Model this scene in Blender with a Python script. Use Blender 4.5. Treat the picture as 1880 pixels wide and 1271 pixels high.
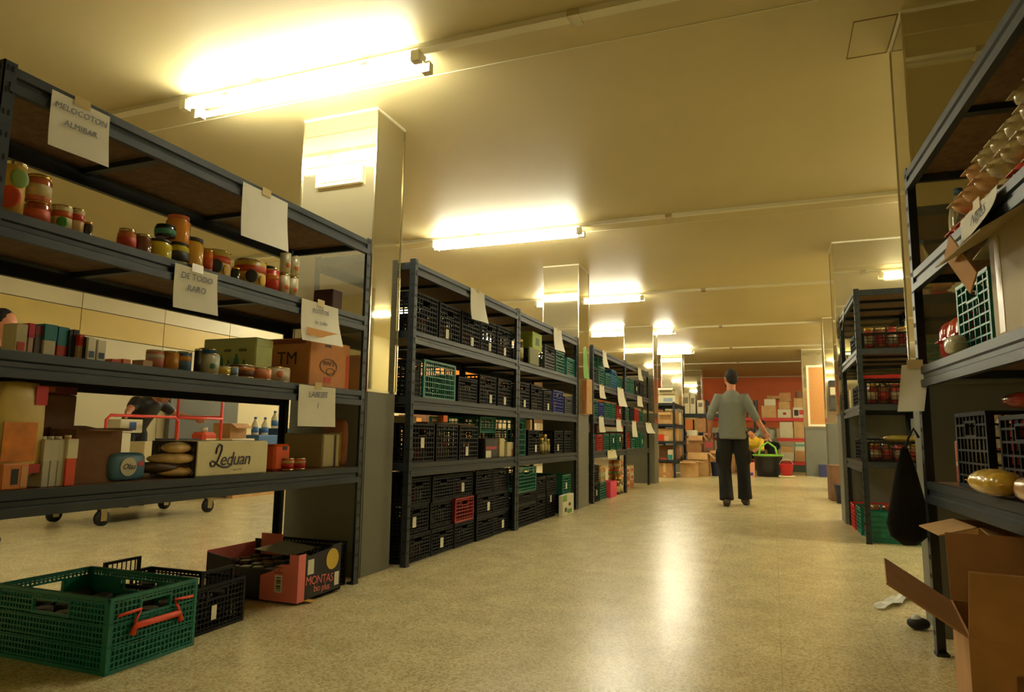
import bpy, bmesh, math, random
from mathutils import Vector, Matrix
for o in list(bpy.data.objects): bpy.data.objects.remove(o)
PI = math.pi
rnd = random.Random(7)
scn = bpy.context.scene
C = scn.collection
# ------------------------------------------------------------------ camera
FPX, CX, CY, H = 1243.18, 940.0, 635.5, 0.87
RX = Vector((0.93389146, -0.03421215, -0.35591609))   # world x, y, z rows of camera-to-world
RY = Vector((0.35731113, 0.12617549, 0.92542342))
RZ = Vector((0.01324716, -0.99141781, 0.1300586))
cam_d = bpy.data.cameras.new('camera'); cam = bpy.data.objects.new('camera', cam_d); C.objects.link(cam)
cam_d.sensor_width = 36; cam_d.lens = FPX / 1880 * 36; cam_d.clip_end = 200; cam_d.clip_start = 0.05
cam.matrix_world = Matrix(((RX[0], -RX[1], -RX[2], 0), (RY[0], -RY[1], -RY[2], 0), (RZ[0], -RZ[1], -RZ[2], H), (0, 0, 0, 1)))
scn.camera = cam
# ------------------------------------------------------------------ world, exposure
w = bpy.data.worlds.new('world'); scn.world = w; w.use_nodes = True
w.node_tree.nodes['Background'].inputs[0].default_value = (0.9, 0.8, 0.5, 1)
w.node_tree.nodes['Background'].inputs[1].default_value = 0.02
scn.view_settings.view_transform = 'Standard'; scn.view_settings.look = 'None'
scn.view_settings.exposure = 0.0; scn.view_settings.gamma = 1.0; scn.view_settings.use_curve_mapping = False
LAMP = 118.0
LAMP_RGB = (1.0, 0.95, 0.72)

# surveying: where the ray through a photograph pixel meets a plane (axis 0/1/2 at value v)
def ray(px, py):
    d = Vector((px - CX, py - CY, FPX)); return Vector((RX.dot(d), RY.dot(d), RZ.dot(d)))
def P(px, py, ax, v):
    d = ray(px, py); o = Vector((0, 0, H)); return o + d * ((v - o[ax]) / d[ax])
def camc(p):
    q = Vector(p) - Vector((0, 0, H))
    return [q[0] * RX[i] + q[1] * RY[i] + q[2] * RZ[i] for i in range(3)]
def _solve(p, ax, pix, c, row):      # value of p[ax] so that p lands on pixel row/column
    a = list(p); a[ax] = 0; b = list(p); b[ax] = 1
    A, B = camc(a), camc(b); k = (pix - c) / FPX
    f0 = A[row] - k * A[2]; f1 = B[row] - k * B[2]
    return -f0 / (f1 - f0)
def Yof(px, X, z): return _solve((X, 0, z), 1, px, CX, 0)
def Xof(px, Y, z): return _solve((0, Y, z), 0, px, CX, 0)
def Zof(py, X, Y): return _solve((X, Y, 0), 2, py, CY, 1)

# ------------------------------------------------------------------ materials
def lin(c): return tuple(((x / 255 / 12.92) if x / 255 <= 0.04045 else ((x / 255 + 0.055) / 1.055) ** 2.4) for x in c)
MATS = {}
def mat(name, rgb, rough=0.6, metal=0.0, var=0.0, scale=8.0, bump=0.0, trans=0.0, emit=0.0, spec=0.5, detail=4, coat=0.0):
    if name in MATS: return MATS[name]
    m = bpy.data.materials.new(name); m.use_nodes = True; nt = m.node_tree; b = nt.nodes['Principled BSDF']
    col = (*lin(rgb), 1)
    b.inputs['Base Color'].default_value = col; b.inputs['Roughness'].default_value = rough
    b.inputs['Metallic'].default_value = metal; b.inputs['Specular IOR Level'].default_value = spec
    if coat: b.inputs['Coat Weight'].default_value = coat; b.inputs['Coat Roughness'].default_value = 0.15
    if trans: b.inputs['Transmission Weight'].default_value = trans
    if emit:
        b.inputs['Emission Color'].default_value = (*LAMP_RGB, 1); b.inputs['Emission Strength'].default_value = emit
    if var or bump:
        tc = nt.nodes.new('ShaderNodeTexCoord'); n = nt.nodes.new('ShaderNodeTexNoise')
        n.inputs['Scale'].default_value = scale; n.inputs['Detail'].default_value = detail
        nt.links.new(tc.outputs['Object'], n.inputs['Vector'])
        if var:
            r = nt.nodes.new('ShaderNodeMapRange'); r.inputs[1].default_value = 0.3; r.inputs[2].default_value = 0.7
            r.inputs[3].default_value = 1 - var; r.inputs[4].default_value = 1 + var
            mx = nt.nodes.new('ShaderNodeVectorMath'); mx.operation = 'SCALE'; mx.inputs[0].default_value = col[:3]
            nt.links.new(n.outputs['Fac'], r.inputs[0]); nt.links.new(r.outputs[0], mx.inputs['Scale'])
            nt.links.new(mx.outputs[0], b.inputs['Base Color'])
        if bump:
            bp = nt.nodes.new('ShaderNodeBump'); bp.inputs['Strength'].default_value = bump; bp.inputs['Distance'].default_value = 0.01
            nt.links.new(n.outputs['Fac'], bp.inputs['Height']); nt.links.new(bp.outputs[0], b.inputs['Normal'])
    MATS[name] = m; return m

def floor_mat():
    m = bpy.data.materials.new('terrazzo'); m.use_nodes = True; nt = m.node_tree; b = nt.nodes['Principled BSDF']; N = nt.nodes.new; L = nt.links.new
    tc = N('ShaderNodeTexCoord')
    def noise(s, d=4, rough=.6):
        n = N('ShaderNodeTexNoise'); n.inputs['Scale'].default_value = s; n.inputs['Detail'].default_value = d; n.inputs['Roughness'].default_value = rough
        L(tc.outputs['Object'], n.inputs['Vector']); return n
    vo = N('ShaderNodeTexVoronoi'); vo.inputs['Scale'].default_value = 120; L(tc.outputs['Object'], vo.inputs['Vector'])
    cr = N('ShaderNodeValToRGB'); e = cr.color_ramp.elements
    e[0].position = 0.0; e[0].color = (*lin((190, 168, 118)), 1); e[1].position = 0.35; e[1].color = (*lin((222, 208, 156)), 1)
    el = e.new(0.7); el.color = (*lin((234, 222, 172)), 1); el = e.new(0.93); el.color = (*lin((196, 172, 122)), 1)
    sep = N('ShaderNodeSeparateColor'); L(vo.outputs['Color'], sep.inputs[0]); L(sep.outputs[0], cr.inputs[0])
    st = noise(0.55, 2, .45); st2 = noise(5, 2, .45)
    r1 = N('ShaderNodeMapRange'); r1.inputs[1].default_value = .2; r1.inputs[2].default_value = .8; r1.inputs[3].default_value = .90; r1.inputs[4].default_value = 1.02
    L(st.outputs['Fac'], r1.inputs[0])
    r2 = N('ShaderNodeMapRange'); r2.inputs[1].default_value = .3; r2.inputs[2].default_value = .7; r2.inputs[3].default_value = .88; r2.inputs[4].default_value = 1.06
    L(st2.outputs['Fac'], r2.inputs[0])
    mu = N('ShaderNodeMath'); mu.operation = 'MULTIPLY'; L(r1.outputs[0], mu.inputs[0]); L(r2.outputs[0], mu.inputs[1])
    br = N('ShaderNodeTexBrick'); br.offset = 0; br.inputs['Scale'].default_value = 1; br.inputs['Brick Width'].default_value = .4; br.inputs['Row Height'].default_value = .4
    br.inputs['Mortar Size'].default_value = .0022; br.inputs['Color1'].default_value = (1, 1, 1, 1); br.inputs['Color2'].default_value = (.96, .96, .96, 1); br.inputs['Mortar'].default_value = (.8, .78, .74, 1)
    L(tc.outputs['Object'], br.inputs['Vector'])
    s = N('ShaderNodeVectorMath'); s.operation = 'SCALE'; L(cr.outputs[0], s.inputs[0]); L(mu.outputs[0], s.inputs['Scale'])
    s2 = N('ShaderNodeVectorMath'); s2.operation = 'MULTIPLY'; L(s.outputs[0], s2.inputs[0]); L(br.outputs['Color'], s2.inputs[1])
    L(s2.outputs[0], b.inputs['Base Color'])
    rr = N('ShaderNodeMapRange'); rr.inputs[1].default_value = .15; rr.inputs[2].default_value = .85; rr.inputs[3].default_value = .20; rr.inputs[4].default_value = .36
    b.inputs['Roughness'].default_value = .27
    bp = N('ShaderNodeBump'); bp.inputs['Strength'].default_value = .12; bp.inputs['Distance'].default_value = .004
    L(noise(9, 1, .4).outputs['Fac'], bp.inputs['Height']); L(bp.outputs[0], b.inputs['Normal'])
    return m

M_floor = floor_mat()
M_ceil = mat('ceiling_paint', (200, 186, 138), .5, var=.05, scale=.8, bump=.02)
M_cream = mat('cream_panel', (216, 204, 160), .45, var=.05, scale=1.2)
M_yel = mat('yellow_band', (214, 184, 84), .45, var=.06, scale=2)
M_ora2 = mat('orange_band', (244, 150, 50), .5, var=.05, scale=1.3)
M_ora = mat('orange_paint', (232, 112, 38), .5, var=.08, scale=1.3)
M_mirror = mat('mirror_glass', (214, 206, 174), .035, metal=.82)
M_trimm = mat('chrome_trim', (220, 214, 190), .2, metal=1.0)
M_grey = mat('grey_paint', (104, 104, 92), .5, var=.06, scale=3)
M_white = mat('white_enamel', (226, 220, 190), .4)
M_tube = mat('tube_glow', (255, 250, 230), .5, emit=LAMP)
M_rack = mat('rack_steel', (38, 46, 52), .45, metal=.25, var=.12, scale=14, bump=.03)
M_slot = mat('slot_dark', (8, 9, 10), .9)
M_slotl = mat('slot_light', (200, 190, 150), .6)
M_board = mat('chipboard', (112, 84, 54), .75, var=.25, scale=26, bump=.06)
M_paper = mat('paper', (226, 222, 204), .8, var=.03, scale=10)
M_ink = mat('pencil_ink', (120, 124, 138), .8)
M_card = mat('cardboard', (178, 132, 82), .8, var=.12, scale=9)
M_card2 = mat('cardboard_dark', (124, 88, 60), .85, var=.15, scale=9)
M_card3 = mat('cardboard_pale', (200, 160, 104), .8, var=.1, scale=9)
M_grn = mat('crate_green', (6, 112, 92), .42, var=.08, scale=20)
M_blk = mat('crate_black', (12, 13, 14), .62, var=.1, scale=20, spec=.3)
M_dgry = mat('crate_grey', (58, 60, 62), .5)
M_red = mat('crate_red', (196, 34, 38), .45)
M_dred = mat('crate_dark_red', (150, 28, 34), .45)
M_blu = mat('crate_blue', (34, 52, 150), .45)
M_lblu = mat('crate_light_blue', (46, 120, 170), .45)
M_orh = mat('handle_orange', (226, 74, 34), .45)
M_skin = mat('skin', (196, 128, 92), .55, var=.05, scale=12)
M_hair = mat('hair', (30, 22, 16), .8, bump=.4, scale=60)
M_swt = mat('sweater', (122, 124, 112), .9, var=.08, scale=60, bump=.15)
M_trs = mat('trousers', (16, 15, 15), .9, var=.2, scale=12, bump=.2)
M_shoe = mat('shoe', (62, 46, 38), .6)
M_tin = mat('tin', (190, 176, 130), .25, metal=1)
M_gold = mat('gold_lid', (196, 160, 74), .28, metal=1)
M_clear = mat('clear_plastic', (235, 238, 230), .08, trans=.9)
M_rubber = mat('rubber', (22, 22, 22), .7)
M_tape = mat('tape', (206, 184, 130), .25)
def col(r, g, b, rough=.55): return mat('c_%d_%d_%d' % (r, g, b), (r, g, b), rough)

# ------------------------------------------------------------------ mesh helper
class MB:
    def __init__(s): s.v = []; s.f = []; s.m = []; s.sm = []
    def add(s, vs, fs, mi=0, smooth=False, M=None):
        o = len(s.v)
        s.v += [tuple(M @ Vector(v)) if M else tuple(v) for v in vs]
        for f in fs: s.f.append([o + i for i in f]); s.m.append(mi); s.sm.append(smooth)
    def box(s, x0, y0, z0, x1, y1, z1, mi=0, M=None):
        s.add([(x0, y0, z0), (x1, y0, z0), (x1, y1, z0), (x0, y1, z0), (x0, y0, z1), (x1, y0, z1), (x1, y1, z1), (x0, y1, z1)],
              [(0, 3, 2, 1), (4, 5, 6, 7), (0, 1, 5, 4), (1, 2, 6, 5), (2, 3, 7, 6), (3, 0, 4, 7)], mi, False, M); return s
    def ext(s, prof, a0, a1, axis=0, mi=0, M=None):       # polygon (u,v) pulled along an axis
        n = len(prof)
        def p(a, u, v): return ((a, u, v), (u, a, v), (u, v, a))[axis]
        vs = [p(a0, u, v) for u, v in prof] + [p(a1, u, v) for u, v in prof]
        fs = [tuple(range(n))[::-1], tuple(range(n, 2 * n))] + [(i, (i + 1) % n, n + (i + 1) % n, n + i) for i in range(n)]
        s.add(vs, fs, mi, False, M); return s
    def lathe(s, prof, n=16, c=(0, 0, 0), mis=None, M=None, smooth=True, sx=1, sy=1):
        vs = []; fs = []
        for r, z in prof:
            for i in range(n):
                a = 2 * PI * i / n; vs.append((c[0] + r * math.cos(a) * sx, c[1] + r * math.sin(a) * sy, c[2] + z))
        for k in range(len(prof) - 1):
            s.add([vs[k * n + i] for i in range(n)] + [vs[(k + 1) * n + i] for i in range(n)],
                  [(i, (i + 1) % n, n + (i + 1) % n, n + i) for i in range(n)], mis[k] if mis else 0, smooth, M)
        if prof[0][0] > 1e-5: s.add(vs[:n], [tuple(range(n))[::-1]], mis[0] if mis else 0, False, M)
        if prof[-1][0] > 1e-5: s.add(vs[-n:], [tuple(range(n))], mis[-1] if mis else 0, False, M)
        return s
    def tube(s, pts, r, n=8, mi=0, cap=True):             # r: number or list; each r may be (a, b)
        pts = [Vector(p) for p in pts]; N = len(pts); rs = r if isinstance(r, (list, tuple)) else [r] * N
        up = None; rings = []
        for i, p in enumerate(pts):
            d = (pts[min(i + 1, N - 1)] - pts[max(i - 1, 0)]).normalized()
            if up is None: up = Vector((0, 1, 0)) if abs(d.y) < .8 else Vector((1, 0, 0))
            sd = d.cross(up).normalized(); up = sd.cross(d).normalized()
            a, b = rs[i] if isinstance(rs[i], (tuple, list)) else (rs[i], rs[i])
            rings.append([p + sd * math.cos(2 * PI * k / n) * a + up * math.sin(2 * PI * k / n) * b for k in range(n)])
        vs = [v for q in rings for v in q]
        fs = [(k * n + i, k * n + (i + 1) % n, (k + 1) * n + (i + 1) % n, (k + 1) * n + i) for k in range(N - 1) for i in range(n)]
        if cap: fs += [tuple(range(n))[::-1], tuple(range((N - 1) * n, N * n))]
        s.add(vs, fs, mi, True); return s
    def ball(s, c, rx, ry, rz, n=14, mi=0, pw=1.0, M=None):
        pr = [(math.sin(PI * k / 8), -math.cos(PI * k / 8)) for k in range(9)]
        vs = []; 
        for r, z in pr:
            for i in range(n):
                a = 2 * PI * i / n; x, y = math.cos(a), math.sin(a)
                x = math.copysign(abs(x) ** pw, x); y = math.copysign(abs(y) ** pw, y)
                vs.append((c[0] + rx * r ** pw * x, c[1] + ry * r ** pw * y, c[2] + rz * math.copysign(abs(z) ** pw, z)))
        fs = [(k * n + i, k * n + (i + 1) % n, (k + 1) * n + (i + 1) % n, (k + 1) * n + i) for k in range(8) for i in range(n)]
        s.add(vs, fs, mi, True, M); return s
    def mesh(s, name, mats, bevel=0):
        me = bpy.data.meshes.new(name); me.from_pydata(s.v, [], s.f)
        for m in (mats if isinstance(mats, (list, tuple)) else [mats]): me.materials.append(m)
        me.polygons.foreach_set('material_index', s.m); me.polygons.foreach_set('use_smooth', s.sm)
        bm = bmesh.new(); bm.from_mesh(me); bmesh.ops.remove_doubles(bm, verts=bm.verts, dist=1e-6)
        if bevel: bmesh.ops.bevel(bm, geom=bm.edges[:], offset=bevel, segments=1, affect='EDGES', clamp_overlap=True)
        bmesh.ops.recalc_face_normals(bm, faces=bm.faces); bm.to_mesh(me); bm.free(); me.update(); return me
    def build(s, name, mats, parent=None, loc=(0, 0, 0), rz=0, bevel=0):
        return link(s.mesh(name, mats, bevel), name, parent, loc, rz)
def link(data, name, parent=None, loc=(0, 0, 0), rz=0):
    o = bpy.data.objects.new(name, data); C.objects.link(o); o.location = loc; o.rotation_euler = (0, 0, rz)
    if parent: o.parent = parent
    return o
def tag(o, label=None, cat=None, group=None, kind=None):
    if label: o['label'] = label
    if cat: o['category'] = cat
    if group: o['group'] = group
    if kind: o['kind'] = kind
    return o
def thing(name, label, cat, loc=(0, 0, 0), rz=0, group=None): return tag(link(None, name, None, loc, rz), label, cat, group)
def dup(root, loc, rz=0, label=None, group=None):
    r = root.copy(); C.objects.link(r); r.location = loc; r.rotation_euler = (0, 0, rz)
    if label: r['label'] = label
    if group: r['group'] = group
    for ch in list(root.children):
        c = ch.copy(); C.objects.link(c); c.parent = r
        for g in list(ch.children):
            d = g.copy(); C.objects.link(d); d.parent = c
    return r
def struct(name, mb, m, loc=(0, 0, 0), bevel=0): return tag(mb.build(name, m, None, loc, 0, bevel), kind='structure')
def text(s, parent, loc, size, m, rot=(PI / 2, 0, 0), shear=0, name='lettering', ax='CENTER', space=1.0):
    c = bpy.data.curves.new(name, 'FONT'); c.body = s; c.size = size; c.extrude = .0003; c.shear = shear; c.align_x = ax; c.align_y = 'CENTER'
    c.space_character = space; c.resolution_u = 2; c.materials.append(m)
    o = bpy.data.objects.new(name, c); me = bpy.data.meshes.new_from_object(o); bpy.data.objects.remove(o)
    o = bpy.data.objects.new(name, me); C.objects.link(o); o.location = loc; o.rotation_euler = rot
    if parent: o.parent = parent
    return o
ORD = ['first', 'second', 'third', 'fourth', 'fifth', 'sixth', 'seventh', 'eighth', 'ninth', 'tenth', 'eleventh', 'twelfth']

# ------------------------------------------------------------------ room shell
ZC = 3.0; XL, XR, YN, YF = -8.0, 3.4, -1.6, 25.0
struct('floor', MB().box(XL - .1, YN, -.1, XR + .1, YF + .1, 0), M_floor)
struct('ceiling', MB().box(XL - .1, YN, ZC, XR + .1, YF + .1, ZC + .1), M_ceil)
def wall(name, mbs, m):
    o = link(None, name); o['kind'] = 'structure'; return o
wl = struct('wall_left', MB().box(XL - .1, YN, 0, XL - .02, YF, ZC), M_grey)
y = YN; k = 0
while y < YF - .1:
    y1 = min(y + 1.24, YF)
    zt = 2.36 if y < 11 else 2.66
    for z0, z1, mm in ((0, 2.03, M_cream), (2.04, zt, M_yel if y < 11 else M_ora2), (zt + .01, ZC, M_cream)):
        MB().box(XL - .02, y + .004, z0, XL, y1 - .004, z1).build('panel', mm, wl, bevel=.002)
    y = y1
wr = struct('wall_right', MB().box(XR, YN, 0, XR + .1, YF, ZC), M_cream)
wf = struct('wall_far', MB().box(XL - .1, YF, 0, XR + .1, YF + .1, ZC), M_cream)
MB().box(XL, YF - .02, 1.2, XR, YF, 2.96).build('paint_band', M_ora, wf)
struct('wall_near', MB().box(XL, YN - .1, 0, XR, YN, ZC), M_cream)
# seams of the ceiling boards, raised cover strips
def pillar(name, x0, x1, y0, y1, corner=True):
    o = struct(name, MB().box(x0 + .012, y0 + .012, 0, x1 - .012, y1 - .012, ZC), M_grey)
    zz = 1.135
    for (a, b, c, d) in ((x0 + .004, y0, x1 - .004, y0 + .012), (x0 + .004, y1 - .012, x1 - .004, y1), (x0, y0 + .012, x0 + .012, y1 - .012), (x1 - .012, y0 + .012, x1, y1 - .012)):
        MB().box(a, b, 0, c, d, zz - .006).build('painted_panel', M_grey, o, bevel=.001)
        MB().box(a, b, zz + .006, c, d, ZC - .012).build('mirror_panel', M_mirror, o, bevel=.001)
    t = MB()
    for x in (x0, x1):
        for yy in (y0, y1): t.box(x - .005, yy - .005, zz, x + .005, yy + .005, ZC - .012)
    t.build('corner_trim', M_trimm, o)
    t = MB()
    t.box(x0 - .004, y0 - .004, zz - .008, x1 + .004, y1 + .004, zz + .008); t.build('rail_trim', M_trimm, o)
    t = MB(); t.box(x0 - .006, y0 - .006, ZC - .016, x1 + .006, y1 + .006, ZC); t.build('top_trim', M_white, o)
    return o
pillar('pillar', -2.94, -2.36, 3.62, 3.97)
pillar('pillar', -2.66, -2.20, 8.00, 8.50)
pillar('pillar', -2.66, -2.10, 13.02, 13.5)
pillar('pillar', -2.64, -2.12, 17.6, 18.0)
pillar('pillar', -2.66, -2.08, 22.2, 22.6)
pillar('pillar', .67, 1.40, 3.62, 3.98)
pillar('pillar', .67, 1.40, 7.94, 8.38)
pil13 = pillar('pillar', .88, 1.5, 13.0, 13.4)
pil17 = pillar('pillar', .70, 1.3, 17.6, 18.0)

# cork board on the far right pillar
b = MB().box(0, 0, 0, .46, .02, 1.45); bd = b.build('cork_board', mat('cork', (190, 134, 74), .85, var=.08, scale=30), None, (.78, 17.572, 1.16), bevel=.003)
tag(bd, 'tan cork board with white frame on the farthest right pillar', 'board')
fr = MB()
for a in ((0, -.012, 0, .05, 0, 1.45), (.41, -.012, 0, .46, 0, 1.45), (.05, -.012, 0, .41, 0, .05), (.05, -.012, 1.40, .41, 0, 1.45)): fr.box(*a)
fr.build('frame', M_white, bd)

ht = MB()
for (a, b_, c_, d_) in ((.655, 3.64, .66, 4.01), (.457, 3.64, .462, 4.01), (.457, 4.005, .66, 4.01), (.457, 3.64, .66, 3.645)): ht.box(a, b_, ZC - .003, c_, d_, ZC)
struct('trim_2', ht, mat('hatch_gap', (120, 104, 66), .7))
# ------------------------------------------------------------------ trunking and lamps
ROWS = [3.1, 6.45, 9.95, 13.4, 16.75, 20.2]
for i, y in enumerate(ROWS):
    t = tag(link(None, 'ceiling_trunking', None, (0, y, 0)), 'white ceiling trunking line crossing the hall, %s from the camera' % ORD[i], 'trunking', 'trunking lines across the ceiling')
    m = MB(); m.box(XL, -.045, ZC - .03, XR, -.005, ZC); m.box(XL, .005, ZC - .022, XR, .03, ZC); m.build('channel', M_white, t)
    for x in range(-7, 4, 2): MB().box(x + .1, -.055, ZC - .036, x + .16, .045, ZC).build('bracket', M_trimm, t)
    if i < 2: MB().box(XL, .28, ZC - .004, XR, .285, ZC).build('seam_strip', M_white, t)
def lamp0():
    t = thing('fluorescent_lamp', 'x', 'lamp', (0, 0, 0), 0, 'fluorescent ceiling lamps')
    L = 1.66
    MB().ext([(-.05, 0), (-.03, -.045), (.03, -.045), (.05, 0)], -L / 2, L / 2, 0).build('housing', M_white, t)
    for s in (-1, 1):
        m = MB(); m.tube([(-L / 2 + .05, s * .062, -.068), (L / 2 - .05, s * .062, -.068)], .0165, 10); m.build('tube', M_tube, t)
        for e in (-1, 1): MB().box(e * (L / 2) - .025, s * .062 - .022, -.09, e * (L / 2) + .025, s * .062 + .022, -.028).build('socket', M_white, t)
    for e in (-.5, .5): MB().box(e - .02, -.075, -.05, e + .02, .075, -.035).build('bracket', M_white, t)
    return t
L0 = lamp0(); used = False
for (x0, nm, rows) in ((-2.58, 'above the left racks', ROWS[:5]), (2.16, 'right of the aisle, above the right racks', ROWS[1:5]), (-6.4, 'over the left hand side aisle', ROWS[2:5])):
    for i, y in enumerate(rows):
        lb = 'twin-tube fluorescent lamp %s, %s from the camera' % (nm, ORD[i])
        if not used: L0.location = (x0, y, ZC - .03); L0['label'] = lb; used = True
        else: dup(L0, (x0, y, ZC - .03), 0, lb)
# sign box on the first pillar
sg = thing('sign_box', 'white flat sign box fixed high on the nearest left pillar', 'sign', (-2.63, 3.62, 2.56))
MB().box(-.18, -.03, -.07, .18, -.0005, .06).build('housing', M_white, sg, bevel=.004)
MB().box(-.15, -.034, -.045, .15, -.03, .035).build('panel', M_cream, sg)

# ------------------------------------------------------------------ racks
def rack(label, L, D, zs, Hh, loc, rz, group='boltless steel racks', crossbars=True, bh=.088, mt=None, nm='storage_rack', boards=True, bm_=None):
    mt = mt or M_rack
    t = thing(nm, label, 'rack', loc, rz, group); pw = .042
    for (x, yy) in ((0, 0), (L - pw, 0), (0, D - pw), (L - pw, D - pw)):
        m = MB(); xa = x if x == 0 else x + pw - .004; ya = yy if yy == 0 else yy + pw - .004
        m.box(x, ya, 0, x + pw, ya + .004, Hh + .012); m.box(xa, yy, 0, xa + .004, yy + pw, Hh + .012)
        m.box(x - .003, yy - .003, 0, x + pw + .003, yy + pw + .003, .012)
        z = .08
        while z < Hh:
            fy = ya - .0006 if yy == 0 else ya + .0042
            for dx in (.013, .029):
                m.box(x + dx - .003, fy - .0004, z, x + dx + .003, fy + .0006, z + .018, 1)
            fx = xa - .0006 if x == 0 else xa + .0042
            m.box(fx - .0004, yy + .016, z, fx + .0006, yy + .023, z + .018, 1)
            z += .075
        m.build('post', [mt, M_slot], t)
    for z in zs:
        prof = [(0, 0), (0, -.030), (.008, -.036), (.008, -.052), (-.004, -.058), (-.004, -bh), (.022, -bh), (.022, -bh + .004), (.012, -.03), (.022, 0)]
        prof_f = [(u + .001, v + z) for u, v in prof]; prof_b = [(D - u - .001, v + z) for u, v in prof]
        MB().ext(prof_f, pw * .55, L - pw * .55, 0).build('beam', bm_ or mt, t)
        MB().ext(prof_b, pw * .55, L - pw * .55, 0).build('beam', bm_ or mt, t)
        for xs in (.001, L - .021):
            MB().ext([(xs, z), (xs, z - .05), (xs + .02, z - .05), (xs + .02, z)], .024, D - .024, 1).build('end_beam', mt, t)
        if boards: MB().box(.022, .024, z - .016, L - .022, D - .024, z - .001).build('shelf_board', M_board, t)
        if crossbars:
            for q in (.33, .66): MB().box(L * q - .02, .02, z - .04, L * q + .02, D - .02, z - .016).build('crossbar', mt, t)
    return t
ZS = [.67, 1.12, 1.57, 2.05]
SL = .016
def XBf(y): return -2.27 + SL * (y - 4.0)          # the left row of racks leans slightly into the aisle
SA = math.atan(SL)
XA = -2.29; XB = -2.27; DP = .60
rack('dark steel rack nearest on the left, holding cans and food packets', 2.17, .60, ZS, 2.05, (XA, 1.33, 0), PI / 2)
rack('second dark steel rack on the left, full of black crates', 1.97, DP, ZS, 2.06, (XBf(4.02), 4.02, 0), PI / 2 - SA)
rack('third dark steel rack on the left, touching the second pillar', 1.97, DP, ZS, 2.06, (XBf(6.0), 6.0, 0), PI / 2 - SA)
rack('fourth dark steel rack on the left, just past the second pillar', 1.97, DP, ZS, 2.06, (XBf(8.70), 8.70, 0), PI / 2 - SA)
rack('fifth dark steel rack on the left, ending at the third pillar', 1.97, DP, ZS, 2.06, (XBf(10.68), 10.68, 0), PI / 2 - SA)
RA = math.radians(-90 + 2.6)
rack('dark steel rack at the right edge, nearest the camera', 2.0, .55, [.70, 1.18, 1.60, 2.06], 2.06, (.59, 3.36, 0), RA)
rack('second dark steel rack on the right, before the mirrored pillar', 1.38, .60, [.68, 1.17, 1.65, 2.17], 2.17, (.70, 7.90, 0), -PI / 2)

# ------------------------------------------------------------------ notes
def note(label, w, h, loc, rz, lines=(), size=.05, curl=.02, m=None, name='paper_note', strip=None, tilt=0, ink=None, shear=.15):
    t = thing(name, label, 'note', loc, rz, 'handwritten paper notes on the racks')
    mb = MB(); nx, nz = 6, 8; vs = []
    def off(u, v): return -curl * (v ** 2) + curl * .5 * math.sin(u * 3 + v * 2) * v - .002
    for th in (0, .0008):
        for j in range(nz + 1):
            for i in range(nx + 1):
                u, v = i / nx, j / nz; vs.append((w * (u - .5) + tilt * v * h, off(u, v) + th, -h * v))
    n1 = (nx + 1) * (nz + 1); fs = []
    for j in range(nz):
        for i in range(nx):
            a = j * (nx + 1) + i; q = (a, a + nx + 1, a + nx + 2, a + 1); fs.append(q); fs.append(tuple(n1 + k for k in q[::-1]))
    mb.add(vs, fs, 0, True); mb.build('sheet', m or M_paper, t)
    for k, s in enumerate(lines):
        zz = -h * (.22 + .27 * k)
        o = text(s, t, (0, off(.5, -zz / h) - .004, zz), size, ink or M_ink, shear=shear)
        o.rotation_euler = (PI / 2 + math.atan2(2 * curl * (-zz / h), h) * -1, math.radians(-1.5), 0)
    if strip: MB().box(-w * .42, off(.5, .8) - .004, -h * .86, w * .42, off(.5, .8) - .003, -h * .68).build('tape_strip', strip, t)
    MB().box(-.03, -.0045, -.016, .03, -.003, .02).build('sticky_tape', M_tape, t)
    return t
def Yx(px, X, z):
    y = Yof(px, X, z)
    if X > XA + .01:
        dx = X - XB
        for _ in range(6): y = Yof(px, XBf(y) + dx, z)
    return y
def lnote(label, px0, px1, ztop, zbot, lines=(), size=.05, X=XB, **k):
    y0, y1 = Yx(px0, X, ztop), Yx(px1, X, ztop); X = XBf(y0) if X == XB else X
    return note(label, y1 - y0, ztop - zbot, (X + .010, (y0 + y1) / 2, ztop), PI / 2, lines, size, **k)
lnote('curled white note lettered MELOCOTON ALMIBAR, top beam of nearest left rack', 92, 198, 2.03, 1.83, ('MELOCOTON', 'ALMIBAR'), .031, X=XA, curl=.012)
lnote('large blank white sheet taped to top beam, nearest left rack', 443, 525, 2.03, 1.77, (), X=XA, curl=.015)
lnote('white note lettered DE TODO RARO on the middle beam, nearest left rack', 318, 396, 1.555, 1.37, ('DE TODO', 'RARO'), .038, X=XA, curl=.012)
lnote('white note with an orange strip, beside the end post of nearest left rack', 551, 618, 1.565, 1.345, ('POTITOS', 'de todo'), .035, X=XA, strip=col(214, 150, 60), curl=.03)
lnote('square white note lettered LABESES hanging above the white lettered carton', 546, 613, 1.115, .90, ('LABESES', 'l'), .044, X=XA, curl=.006)
lnote('long white blank note on the top beam of second left rack', 862, 888, 2.05, 1.79, curl=.03)
lnote('white note on the top beam of third left rack, above green crates', 1015, 1030, 2.05, 1.80, curl=.03)
lnote('white note on the top beam of fourth left rack', 1105, 1112, 2.05, 1.82, curl=.03)
lnote('white note on the top beam of fifth left rack', 1170, 1176, 2.05, 1.83, curl=.03)
lnote('small white note on the upper middle beam, fourth left rack', 1099, 1108, 1.56, 1.38)
lnote('large tilted white note on the upper middle beam, end of fourth rack', 1132, 1144, 1.60, 1.32, tilt=.12, curl=.04)
lnote('tilted white note on the upper middle beam, fifth left rack', 1169, 1178, 1.56, 1.38, tilt=-.2)
lnote('white note on the lower middle beam, start of fourth left rack', 1098, 1107, 1.13, .92)
lnote('white note on the lower middle beam, end of fourth left rack', 1130, 1139, 1.12, .94)
lnote('white note on the lower middle beam, start of fifth left rack', 1159, 1167, 1.12, .86)
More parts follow.
